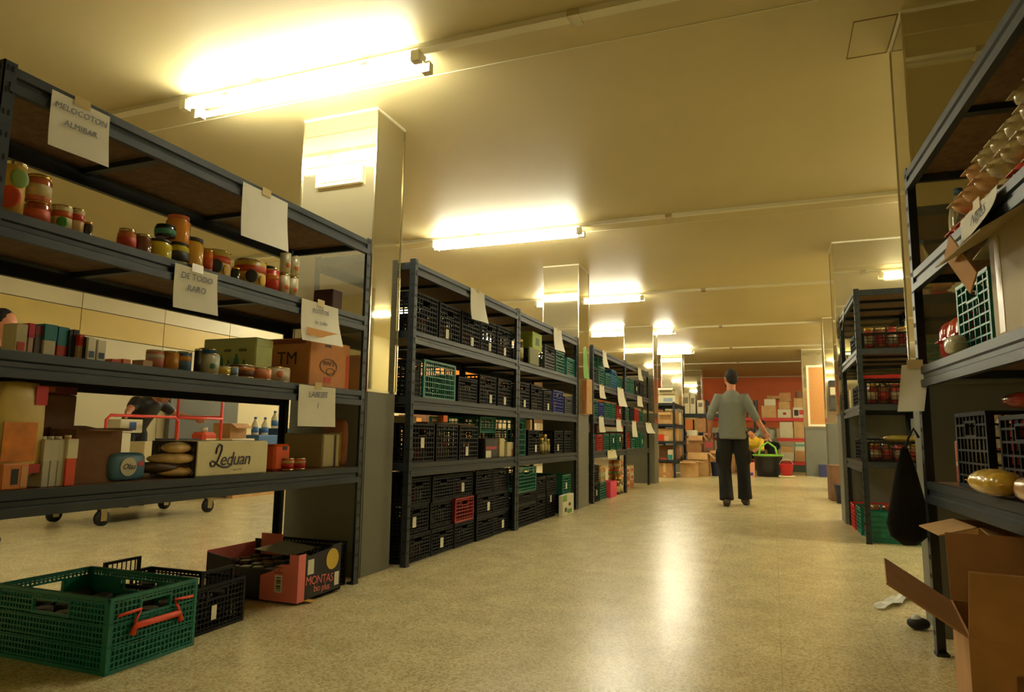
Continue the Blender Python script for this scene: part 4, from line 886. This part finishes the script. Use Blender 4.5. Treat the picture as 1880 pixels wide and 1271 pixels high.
# ================================================================== far end
def fbox(label, px0, px1, pyt, Y, z, dep, m, **k):
    x0, x1 = Xof(px0, Y, z + .1), Xof(px1, Y, z + .1); h = Zof(pyt, (x0 + x1) / 2, Y) - z
    return carton(label, ((x0 + x1) / 2, Y + dep / 2, z + .0005), x1 - x0, dep, h, m, **k)
rack('dark rack of cartons beyond the third left pillar', 1.9, .52, [.38, .78, 1.15, 1.60], 1.61, (-1.98, 15.0, 0), PI / 2)
W1 = mat('white_carton2', (214, 204, 168), .6, var=.05, scale=6)
fbox('white lettered carton on top of the dark far rack, upper', 1208, 1236, 713, 15.1, 1.80, .4, W1, flaps=2, fl_ang=70, prints=(('f', .1, .9, .3, .6, col(150, 140, 120)),))
fbox('white carton with blue patch on top of the dark far rack, lower', 1206, 1240, 727, 15.08, 1.601, .45, W1, prints=(('f', .35, .85, .2, .7, col(140, 160, 180)),))
fbox('tan carton with raised flaps on the second shelf of dark far rack', 1208, 1233, 757, 15.1, 1.151, .4, M_card3, open_=True, flaps=1, fl_ang=60)
pouch('white plastic sack in the open carton of the dark far rack', (-2.2, 15.3, 1.17), .12, .12, .11, mat('wrapped_white', (206, 200, 176)), 0, .8, nm='plastic_bag', cat='bag')
fbox('red and white printed carton on the third shelf of dark far rack', 1206, 1233, 788, 15.1, .78, .4, M_card3, prints=(('f', 0, .5, .0, .55, col(220, 60, 34)), ('f', .5, .8, .0, .4, col(222, 190, 140))))
fbox('small red white box on the low shelf of dark far rack', 1212, 1224, 842, 15.1, .38, .2, col(214, 70, 50), cat='box')
fbox('teal and white box on the low shelf of dark far rack', 1226, 1235, 826, 15.1, .38, .2, W1, prints=(('f', .05, .95, .05, .5, col(40, 150, 140)),), cat='box')
fbox('large brown taped carton on the floor under the dark far rack', 1206, 1234, 850, 15.06, 0, .45, M_card, tape=True)
for i, (y_, z_, w_, h_, m_) in enumerate(((15.9, 1.601, .4, .3, W1), (16.4, 1.601, .42, .25, M_card), (15.8, 1.151, .4, .3, M_card), (16.3, 1.151, .42, .28, W1), (15.8, .781, .4, .28, M_card3), (16.3, .781, .42, .26, M_card), (15.8, .381, .4, .3, M_card2), (16.3, .381, .42, .26, M_card))):
    carton('carton on the aisle side of the dark far rack, %s shelf, %s' % (('top', 'top', 'second', 'second', 'third', 'third', 'low', 'low')[i], 'nearer' if i % 2 == 0 else 'farther'), (-2.22, y_, z_), w_, .4, h_, m_, PI / 2)
# pile on the floor
fbox('tan carton standing before the pile, left of centre', 1249, 1279, 848, 15.4, 0, .4, M_card3, open_=True, flaps=3, fl_ang=80)
fbox('big open tan carton with green rubbish inside', 1263, 1300, 832, 16.1, 0, .5, M_card3, open_=True, flaps=4, fl_ang=40)
for i in range(5): pouch('crumpled pale green packet, %s from the left in the open carton' % ORD[i], (-1.84 + i * .09, 16.25, .36 + .02 * (i % 2)), .042, .06, .05, col(180, 200, 90) if i % 2 else W1, i, .8, 'packets in the open carton')
fbox('brown carton at the right of the open tan one', 1304, 1328, 828, 17.3, 0, .5, M_card, flaps=3, fl_ang=60, open_=True)
fbox('brown carton stacked behind the open tan carton', 1262, 1285, 815, 17.0, 0, .5, M_card)
fbox('tan carton with spread flaps on the brown stacked carton', 1264, 1290, 800, 17.05, Zof(815, -1.8, 17.0) + .002, .5, M_card, open_=True, flaps=4, fl_ang=30)
fbox('red and brown carton on top of the pile', 1292, 1310, 795, 18.0, .52, .4, M_card2, flaps=2, prints=(('f', .2, .9, .2, .5, col(170, 60, 60)),))
fbox('white sack shaped carton on the middle of the pile', 1262, 1281, 790, 17.9, 0, .3, W1)
fbox('brown carton on the floor behind the man', 1328, 1350, 835, 18.2, 0, .5, M_card)
fbox('brown carton supporting the red brown one in the pile', 1288, 1312, 830, 18.0, 0, .45, M_card2)
bb2 = thing('blue_bin', 'dark blue bin on the floor just left of the walking man', 'bin', (-1.23, 16.4, .0005)); MB().lathe([(.11, 0), (.14, .3), (.145, .305), (.13, .3), (.10, .012)], 16).build('body', col(30, 44, 84), bb2); MB().lathe([(.146, .29), (.15, .295), (.15, .31), (.14, .31)], 16).build('rim', col(30, 44, 84), bb2)
rack('dark rack of white cartons behind the pile', 1.6, .5, [.5, 1.0, 1.5], 1.9, (-2.45, 18.9, 0), 0, crossbars=False)
for i, (a, b_, t_, z_, m_, lb) in enumerate(((1254, 1266, 722, 1.5, W1, 'white printed carton, left of three on the top shelf behind the pile'), (1267, 1277, 724, 1.5, W1, 'white printed carton, middle of three on the top shelf behind the pile'), (1280, 1292, 735, 1.5, W1, 'white printed carton, right of three on the top shelf behind the pile'), (1256, 1272, 770, 1.0, mat('ry', (206, 120, 50), .6), 'orange carton on the middle shelf behind the pile'), (1276, 1296, 768, 1.0, M_card, 'brown carton on the middle shelf behind the pile'), (1258, 1290, 805, .5, M_card2, 'dark brown carton on the low shelf behind the pile'))):
    fbox(lb, a, b_, t_, 18.95, z_ + .001, .4, m_, prints=(('f', .2, .8, .5, .8, col(120, 110, 90)),) if i < 3 else ())
# racks with red beams along the far cross aisle
M_redb = mat('red_beam', (206, 62, 50), .5)
for (x0, L_, lb) in ((-1.75, 1.30, 'left far rack with red beams behind the walking man'), (-.42, 1.32, 'right far rack with red beams beside the far pillar')):
    rack(lb, L_, .6, [.26, .88, 1.42], 1.9, (x0, 19.8, 0), 0, crossbars=False, bm_=M_redb, mt=col(60, 60, 58), group='racks with red beams')
far_items = [  # px0, px1, top, z, material, label
 (1300, 1318, 745, 1.42, W1, 'pale carton'), (1322, 1345, 740, 1.42, M_card, 'brown carton hidden behind the man'), (1352, 1372, 742, 1.42, M_card2, 'dark brown carton'), (1374, 1384, 735, 1.42, M_card, 'narrow brown carton'),
 (1398, 1425, 745, 1.42, M_card3, 'wide low tan carton'), (1428, 1452, 752, 1.42, W1, 'white carton with a small red emblem'), (1456, 1476, 748, 1.42, W1, 'white carton with dark and red patch'),
 (1300, 1320, 785, .88, W1, 'small pale carton'), (1322, 1345, 782, .88, M_card, 'brown carton'), (1350, 1380, 785, .88, M_card2, 'dark carton'), (1404, 1426, 785, .88, M_card2, 'dark brown carton by the stooping people'), (1432, 1456, 775, .88, W1, 'white carton tilted slightly'), (1458, 1477, 772, .88, M_card3, 'tall tan carton'),
 (1300, 1325, 830, .26, M_card, 'brown carton'), (1345, 1380, 825, .26, M_card2, 'wide dark carton'), (1404, 1430, 822, .26, M_card2, 'dark brown carton'), (1434, 1456, 820, .26, M_card3, 'tan carton with white lower half'), (1459, 1480, 828, .26, M_card, 'brown carton at the far pillar')]
for a, b_, t_, z_, m_, lb in far_items:
    sh = {1.42: 'upper', .88: 'middle', .26: 'lowest'}[z_]
    pr = ()
    if 'emblem' in lb: pr = (('f', .4, .65, .35, .65, col(170, 50, 50)),)
    if 'patch' in lb: pr = (('f', .1, .5, .2, .75, col(40, 36, 40)), ('f', .55, .95, .3, .75, col(190, 60, 50)))
    if 'white lower' in lb: pr = (('f', 0, 1, .05, .6, W1),)
    fbox('%s, %s red-beamed shelf' % (lb, sh), a, b_, t_, 19.83, z_ + .001, .5, m_, prints=pr)
for a, b_, t_, zb, m_, lb in ((1403, 1424, 733, 745, W1, 'white carton stacked on the wide low tan carton'), (1408, 1432, 727, 733, M_card, 'flat brown carton at the top of the tan stack'), (1430, 1450, 738, 752, M_card3, 'tan carton stacked on the white emblem carton'), (1431, 1452, 721, 738, M_card, 'topmost brown carton above the emblem carton'), (1457, 1475, 731, 748, M_card3, 'tan carton stacked on the dark and red patch carton'), (1462, 1477, 718, 731, M_card2, 'topmost dull carton next to the far pillar')):
    z0 = Zof(zb, 0, 19.83); fbox(lb, a, b_, t_, 19.83, z0 + .002, .45, m_)
fbox('white and teal box on the brown carton at the far pillar', 1460, 1477, 812, 19.83, Zof(828, 0, 19.83) + .003, .4, W1, prints=(('f', .0, 1, .5, .8, col(110, 160, 140)),), cat='box')
dk = carton('dark green plastic crate on the floor under the red rack', (.45, 19.75, .0005), .62, .5, .17, col(50, 58, 44), cat='crate', name='plastic_crate')
# black tub with lime handles
tb = thing('flexible_tub', 'large black tub with lime green handles on the far floor', 'tub', (-.13, 16.85, .0005))
MB().lathe([(.24, 0), (.27, .2), (.31, .46), (.33, .48), (.30, .475), (.26, .2), (.22, .02)], 24).build('body', col(20, 20, 20), tb)
MB().lathe([(.315, .455), (.335, .47), (.335, .50), (.315, .50)], 24).build('rim', col(120, 180, 50), tb)
for e in (-1, 1): MB().tube([(-.20, e * .2, .48), (-.16, e * .12, .66), (0, e * .04, .78), (.16, e * .12, .66), (.20, e * .2, .48)], .022, 8).build('handle', col(130, 190, 60), tb)
rb = thing('red_bucket', 'bright red bucket on a pale tray on the far floor', 'bucket', (.25, 16.5, .0005))
MB().lathe([(.15, 0), (.17, .03), (.17, .05)], 16).build('tray', W1, rb); MB().lathe([(.11, .05), (.15, .30), (.155, .305), (.14, .3), (.10, .06)], 18).build('body', M_red, rb); MB().tube([(-.15, 0, .29), (-.1, 0, .38), (0, 0, .41), (.1, 0, .38), (.15, 0, .29)], .006, 6).build('handle', M_white, rb)
carton('pink and blue printed carton on the floor left of the tub', (-.50, 16.5, .0005), .16, .2, .32, col(222, 150, 120), cat='carton', prints=(('f', .2, .8, .1, .3, col(50, 60, 140)),))
carton('small dark blue carton at the foot of the far pillar', (1.04, 17.40, .0005), .16, .2, .28, col(40, 44, 90))

# ================================================================== side aisle seen through the nearest left rack
tr = thing('platform_trolley', 'red framed platform trolley with casters loaded with groceries', 'trolley', (-6.0, 5.15, 0))
MB().box(-.38, -.72, .20, .38, .72, .235).build('platform', col(60, 56, 50), tr, bevel=.004)
for sx in (-1, 1):
    for sy in (-1, 1):
        m = MB(); c = (sx * .31, sy * .62, .075); m.tube([(c[0] - .018, c[1], .075), (c[0] + .018, c[1], .075)], .07, 16); w_ = m.build('caster', M_rubber, tr)
        m = MB(); m.box(c[0] - .03, c[1] - .03, .05, c[0] - .022, c[1] + .03, .19); m.box(c[0] + .022, c[1] - .03, .05, c[0] + .03, c[1] + .03, .19); m.box(c[0] - .045, c[1] - .045, .188, c[0] + .045, c[1] + .045, .2); m.build('fork', M_tin, w_)
MRF = mat('red_tube_frame', (222, 62, 44), .4)
MB().tube([(.36, -.7, .22), (.36, -.7, .96), (.36, -.66, 1.0), (.36, .06, 1.0), (.36, .1, .96), (.36, .1, .24)], .014, 8).build('side_rail', MRF, tr)
MB().tube([(-.30, .7, .22), (-.30, .7, 1.25), (-.26, .7, 1.3), (.30, .7, 1.3), (.34, .7, 1.25), (.34, .7, .22)], .016, 8).build('handle_frame', MRF, tr)
MB().tube([(-.3, .7, 1.02), (.34, .7, 1.02)], .013, 8).build('cross_bar', MRF, tr)
MB().tube([(.36, .1, 1.0), (.36, .69, 1.0)], .012, 8).build('cross_bar', MRF, tr)
def tbox(label, x, y, z, w_, d_, h_, m_, rz=PI / 2, **k): return carton(label, (-6.0 + x, 5.15 + y, z), w_, d_, h_, m_, rz, group='groceries on the trolley', **k)
tbox('red and white printed pack low on the trolley', .15, -.5, .2355, .36, .3, .30, col(206, 200, 176), prints=(('f', 0, 1, .6, 1, col(200, 50, 44)),))
tbox('white and green printed pack on the red and white one', .15, -.52, .537, .3, .28, .3, W1, prints=(('f', .05, .95, .1, .3, col(60, 90, 60)), ('f', .3, .6, .5, .9, col(120, 150, 150))))
tbox('white and blue pack, topmost at the near end of the trolley', .1, -.3, .84, .25, .2, .13, W1, prints=(('f', .4, .7, .2, .8, col(60, 90, 150)),))
tbox('cream carton with dark red patch at the middle of the trolley', .2, -.08, .2355, .34, .26, .52, mat('cream_carton', (206, 186, 136), .6), prints=(('f', .65, .9, .5, .85, col(130, 50, 44)),))
tbox('dark blue pack with white label on the trolley', .2, .26, .2355, .3, .3, .55, col(30, 40, 60), prints=(('f', .4, .8, .6, .85, W1),))
jg = thing('cleaner_jug', 'orange and white jug at the far end of the trolley', 'jug', (-5.78, 5.74, .2355)); MB().box(-.1, -.1, 0, .1, .1, .62).build('body', col(214, 80, 40), jg, bevel=.03); MB().box(.1005, -.07, .3, .103, .07, .55).build('paper_label', W1, jg); MB().lathe([(.035, .62), (.035, .67)], 12).build('cap', W1, jg)
# packs further down the side aisle
g = 'packs stored in the side aisle'
pallet = thing('pallet', 'low wooden pallet under blue and white packs in the side aisle', 'pallet', (-7.0, 8.0, 0), PI / 2)
for k in range(6): MB().box(-.9 + k * .32, -.4, .1, -.9 + k * .32 + .22, .4, .12).build('plank', M_card3, pallet)
for k in range(3): MB().box(-.9, -.4 + k * .35, 0, .92, -.3 + k * .35, .0995).build('bearer', M_card3, pallet)
for i, (y_, h_, c_, lb) in enumerate(((7.35, .80, W1, 'white and blue stack of packs, nearest on the pallet'), (7.85, .85, col(70, 110, 160), 'blue stack of packs in the middle of the pallet'), (8.40, .95, col(40, 70, 110), 'dark blue stack with white arrows, farthest on the pallet'))):
    carton(lb, (-6.95, y_, .1205), .42, .5, h_ - .15, c_, PI / 2, prints=(('f', .1, .9, .1, .2, W1), ('f', .1, .4, .5, .7, W1), ('f', .6, .9, .5, .7, col(60, 80, 120))), group=g)
carton('open brown carton on the nearest stack of the pallet', (-6.95, 7.35, .772), .3, .3, .2, M_card, PI / 2, open_=True, flaps=2, fl_ang=60)
for k in range(4):
    o = thing('white_bottle', 'white plastic bottle, %s along the packs on the pallet' % ORD[k], 'bottle', (-6.85, 7.72 + k * .2, .823 if k < 2 else .923)); MB().lathe([(.045, 0), (.05, .01), (.05, .14), (.02, .2), (.018, .22)], 12).build('body', W1, o); MB().lathe([(.02, .22), (.02, .25)], 10).build('cap', col(60, 100, 160), o); MB().lathe([(.0505, .03), (.0505, .11)], 12).build('paper_label', col(70, 120, 170), o)
tag(struct('trim_1', MB().box(-7.98, 7.2, .55, -7.9, 8.5, 1.45), M_grey), kind='structure')
mx = [M_card, W1, M_card3, col(214, 150, 60), W1, M_card2]
for k in range(12):
    y_ = 11.2 + k * .95
    for lvl in range(2):
        h_ = (.62, .5)[lvl] + .04 * ((k * 7 + lvl) % 3)
        zb = .0005 if lvl == 0 else .62 + .04 * ((k * 7) % 3) + .002
        carton('%s carton, %s stack along the yellow banded wall' % (('bottom', 'top')[lvl], ORD[k]), (-6.6, y_, zb), .8, .6, h_, mx[(k * 2 + lvl * 3) % 6], PI / 2, group='cartons along the banded wall', tape=(k % 2 == 0))

# ================================================================== people
def figure(name, label, loc, rz, J, skin_parts=None, vox=.011):
    """J: dict of joint positions in local space (x right, y forward, z up)."""
    t = thing(name, label, 'person', loc, rz)
    def solid(nm, mb, m, vx):
        o = mb.build(nm, m, t); rm = o.modifiers.new('r', 'REMESH'); rm.mode = 'VOXEL'; rm.voxel_size = vx; rm.use_smooth_shade = True
        sm = o.modifiers.new('s', 'SMOOTH'); sm.factor = .5; sm.iterations = 4; return o
    V = {k: Vector(v) for k, v in J.items()}
    b = MB()
    # legs
    for s in 'lr':
        h, k, a, tt = V['hip' + s], V['knee' + s], V['ank' + s], V['toe' + s]
        b.tube([h, h.lerp(k, .5), k, k.lerp(a, .35), a], [.085, .075, .055, .058, .038], 12)
        b.tube([a + (a - tt) * .25, a.lerp(tt, .5), tt], [.034, .038, .028], 10)
        sh, el, wr, hd = V['sh' + s], V['el' + s], V['wr' + s], V['hand' + s]
        b.tube([sh, sh.lerp(el, .5), el, el.lerp(wr, .4), wr], [.055, .046, .038, .039, .027], 12)
        d = (hd - wr).normalized(); sd = Vector(V.get('palm' + s, Vector((0, 1, 0)))).normalized()
        pc = wr + d * .05
        b.tube([wr, wr + d * .03, wr + d * .085], [.026, (.038, .017), (.040, .016)], 10)
        for i, L_ in enumerate((.068, .078, .072, .056)):
            f0 = wr + d * .075 + sd * (i - 1.5) * .021
            nrm = d.cross(sd)
            b.tube([f0, f0 + d * L_ * .5 + sd * (i - 1.5) * .004 + nrm * .006, f0 + d * L_ + sd * (i - 1.5) * .006 + nrm * .022], [.0098, .0090, .0075], 6)
        th0 = wr + d * .03 - sd * .03
        b.tube([th0, th0 - sd * .022 + d * .025, th0 - sd * .028 + d * .055], [.013, .011, .009], 6)
    pe, ch, nk, hc = V['pel'], V['chest'], V['neck'], V['head']
    b.tube([pe - (ch - pe).normalized() * .06, pe, pe.lerp(ch, .5), ch, nk - (nk - ch) * .15, nk], [(.10, .08), (.16, .105), (.135, .095), (.155, .10), (.06, .06), (.052, .055)], 16)
    b.tube([nk - (hc - nk) * .2, hc], [.056, .058], 12)
    fd = Vector(V['face']).normalized(); sdv = Vector((0, 0, 1)).cross(fd).normalized()
    RM = Matrix((sdv, fd, fd.cross(sdv) * -1 if fd.cross(sdv).z < 0 else fd.cross(sdv))).transposed().to_4x4(); RM.translation = hc
    b.ball((0, .0, .02), .076, .096, .108, 16, 0, 1, RM); b.ball((0, .045, -.06), .052, .05, .05, 12, 0, 1, RM)     # skull, jaw
    b.tube([RM @ Vector((0, .09, .02)), RM @ Vector((0, .118, -.018)), RM @ Vector((0, .095, -.028))], [.010, .015, .012], 8)
    for e in (-1, 1):
        b.tube([RM @ Vector((e * .076, -.005, -.025)), RM @ Vector((e * .084, -.012, .005)), RM @ Vector((e * .078, -.008, .025))], [.011, .014, .009], 8)
    body = solid('body', b, M_skin, vox)
    e_ = MB()
    for e in (-1, 1): e_.ball((e * .031, .087, .018), .012, .008, .007, 8, 0, 1, RM)
    e_.build('eyes', col(40, 30, 24), t); MB().box(-.022, .094, -.062, .022, .100, -.056, 0, RM).build('mouth', col(150, 70, 60), t)
    hb = MB(); hb.ball((0, -.018, .034), .084, .094, .105, 16, 0, 1, RM); hb.ball((0, -.045, -.02), .07, .062, .06, 12, 0, 1, RM)
    hb.build('hair', M_hair, t)
    return t, V, solid, RM
def clothe(t, V, solid, top, trous, shoe, sleeve=1.0, vox=.011, hem=-.12):
    b = MB(); pe, ch, nk = V['pel'], V['chest'], V['neck']; u = (ch - pe).normalized()
    b.tube([pe + u * hem, pe + u * (hem + .03), pe + u * .04, pe.lerp(ch, .55), ch, ch.lerp(nk, .55), ch.lerp(nk, .82), nk - (nk - ch) * .04], [(.185, .135), (.19, .14), (.175, .13), (.165, .12), (.178, .128), (.135, .098), (.085, .075), (.062, .062)], 20)
    for s in 'lr':
        sh, el, wr = V['sh' + s], V['el' + s], V['wr' + s]
        end = el.lerp(wr, sleeve - 1) if sleeve > 1 else sh.lerp(el, sleeve)
        b.tube([ch.lerp(sh, .6), sh, sh.lerp(el, .5)] + ([el] if sleeve > 1 else []) + [end], [.085, .074, .060] + ([.053] if sleeve > 1 else []) + [.05], 14)
    solid('shirt', b, top, vox)
    b = MB(); b.tube([pe + u * -.10, pe, pe + u * .05], [(.15, .12), (.175, .13), (.165, .125)], 18)
    for s in 'lr':
        h, k, a = V['hip' + s], V['knee' + s], V['ank' + s]
        b.tube([h + (h - k) * .12, h.lerp(k, .1), h.lerp(k, .5), k, k.lerp(a, .5), a + (k - a) * .08, a + (a - k) * .02], [.09, .110, .098, .084, .084, .088, .092], 16)
        b.box(*(h.lerp(k, .62) + Vector((-.03 if s == 'l' else .0, -.07, -.08))), *(h.lerp(k, .62) + Vector((.03 if s == 'r' else .0, .07, .08)))) if False else None
        sd = -1 if s == 'l' else 1; m_ = h.lerp(k, .68); b.ball(m_ + Vector((sd * .085, 0, 0)), .03, .07, .09, 10, 0, .6)
    solid('trousers', b, trous, vox)
    for s in 'lr':
        a, tt = V['ank' + s], V['toe' + s]; d = (tt - a); q = MB(); dz = Vector((0, 0, -.035))
        q.tube([a - d * .42 + dz * .9, a - d * .2 + dz, a + d * .4 + dz, tt + d * .02 + dz * .35, tt + d * .22 + dz * .3], [(.034, .036), (.052, .052), (.056, .048), (.056, .034), (.034, .02)], 12)
        solid('shoe', q, shoe, .009)
# man walking away: local y forward = away from the camera (world +y)
J = dict(pel=(0, 0, .97), chest=(0, .03, 1.32), neck=(0, .045, 1.50), head=(-.005, .065, 1.645), face=(-.55, .83, -.05),
         hipl=(-.09, 0, .92), kneel=(-.11, .03, .50), ankl=(-.085, -.10, .095), toel=(-.10, .06, .045),
         hipr=(.09, 0, .92), kneer=(.12, .10, .50), ankr=(.13, .14, .10), toer=(.15, .29, .055),
         shl=(-.165, .02, 1.395), ell=(-.265, -.05, 1.16), wrl=(-.285, .06, .95), handl=(-.28, .09, .87), palml=(0, .9, .2),
         shr=(.165, .02, 1.395), elr=(.285, -.02, 1.15), wrr=(.40, .03, .95), handr=(.44, .05, .87), palmr=(0, .9, .2))
t, V, solid, RM = figure('person', 'man in grey sweater and black trousers walking away down the aisle', (-.50, 9.35, -.005), .0, J, vox=.009)
clothe(t, V, solid, M_swt, M_trs, M_shoe, 1.22, .010)
# beard hint
bd_ = MB(); bd_.ball((0, .05, -.068), .054, .05, .045, 12, 0, 1, RM); bd_.build('beard', M_hair, t)
# stooping figure in yellow at the far tub
J2 = dict(pel=(0, -.15, .50), chest=(0, .12, .78), neck=(0, .22, .90), head=(0, .30, .97), face=(0, .8, -.6),
          hipl=(-.09, -.15, .46), kneel=(-.14, .22, .48), ankl=(-.12, .0, .09), toel=(-.13, .14, .04),
          hipr=(.09, -.15, .46), kneer=(.14, .22, .48), ankr=(.12, .0, .09), toer=(.13, .14, .04),
          shl=(-.18, .14, .80), ell=(-.24, .30, .62), wrl=(-.16, .48, .60), handl=(-.14, .56, .58), palml=(0, .2, .9),
          shr=(.18, .14, .80), elr=(.24, .30, .62), wrr=(.16, .48, .60), handr=(.14, .56, .58), palmr=(0, .2, .9))
t, V, solid, RM = figure('person', 'crouching person in yellow top with dark hair behind the tub', (-.42, 17.75, 0), 2.9, J2, vox=.013)
clothe(t, V, solid, mat('yellow_top', (226, 186, 50), .8), M_trs, M_shoe, 1.6, .013)
J3 = dict(J2); 
for k in J3:
    if k not in ('face', 'palml', 'palmr'): x, y, z = J3[k]; J3[k] = (x, y, z * 1.0 + (.22 if z > .3 else 0))
t, V, solid, RM = figure('person', 'person in grey top bending behind the one in yellow', (-.10, 18.5, 0), 2.6, J3, vox=.014)
clothe(t, V, solid, mat('grey_top', (130, 132, 118), .8), M_trs, M_shoe, 1.6, .014)
# two helpers in the side aisle
J4 = dict(pel=(0, 0, .90), chest=(0, .20, 1.14), neck=(0, .32, 1.24), head=(0, .42, 1.30), face=(0, .8, -.6),
          hipl=(-.09, 0, .86), kneel=(-.10, .04, .48), ankl=(-.10, -.02, .09), toel=(-.11, .13, .04),
          hipr=(.09, 0, .86), kneer=(.10, .04, .48), ankr=(.10, -.02, .09), toer=(.11, .13, .04),
          shl=(-.19, .22, 1.18), ell=(-.36, .32, 1.05), wrl=(-.48, .46, 1.02), handl=(-.53, .52, 1.01), palml=(0, .2, .9),
          shr=(.19, .22, 1.18), elr=(.36, .30, 1.08), wrr=(.52, .44, 1.04), handr=(.58, .5, 1.03), palmr=(0, .2, .9))
t, V, solid, RM = figure('person', 'person in black top bending over the red trolley', (-7.0, 5.85, 0), -PI / 2 + .1, J4, vox=.013)
clothe(t, V, solid, col(22, 22, 24), M_trs, M_shoe, .7, .013)
J5 = dict(J); J5['face'] = (0, 1, -.2); J5['ankl'] = (-.09, -.02, .09); J5['toel'] = (-.10, .12, .04); J5['ankr'] = (.09, -.02, .09); J5['toer'] = (.10, .12, .04); J5['kneel'] = (-.09, .02, .5); J5['kneer'] = (.09, .02, .5)
t, V, solid, RM = figure('person', 'dark haired person standing in the side aisle beyond the leftmost cartons', (-5.55, 3.36, .0), -1.2, J5, vox=.013)
clothe(t, V, solid, col(60, 40, 36), M_trs, M_shoe, .8, .013)
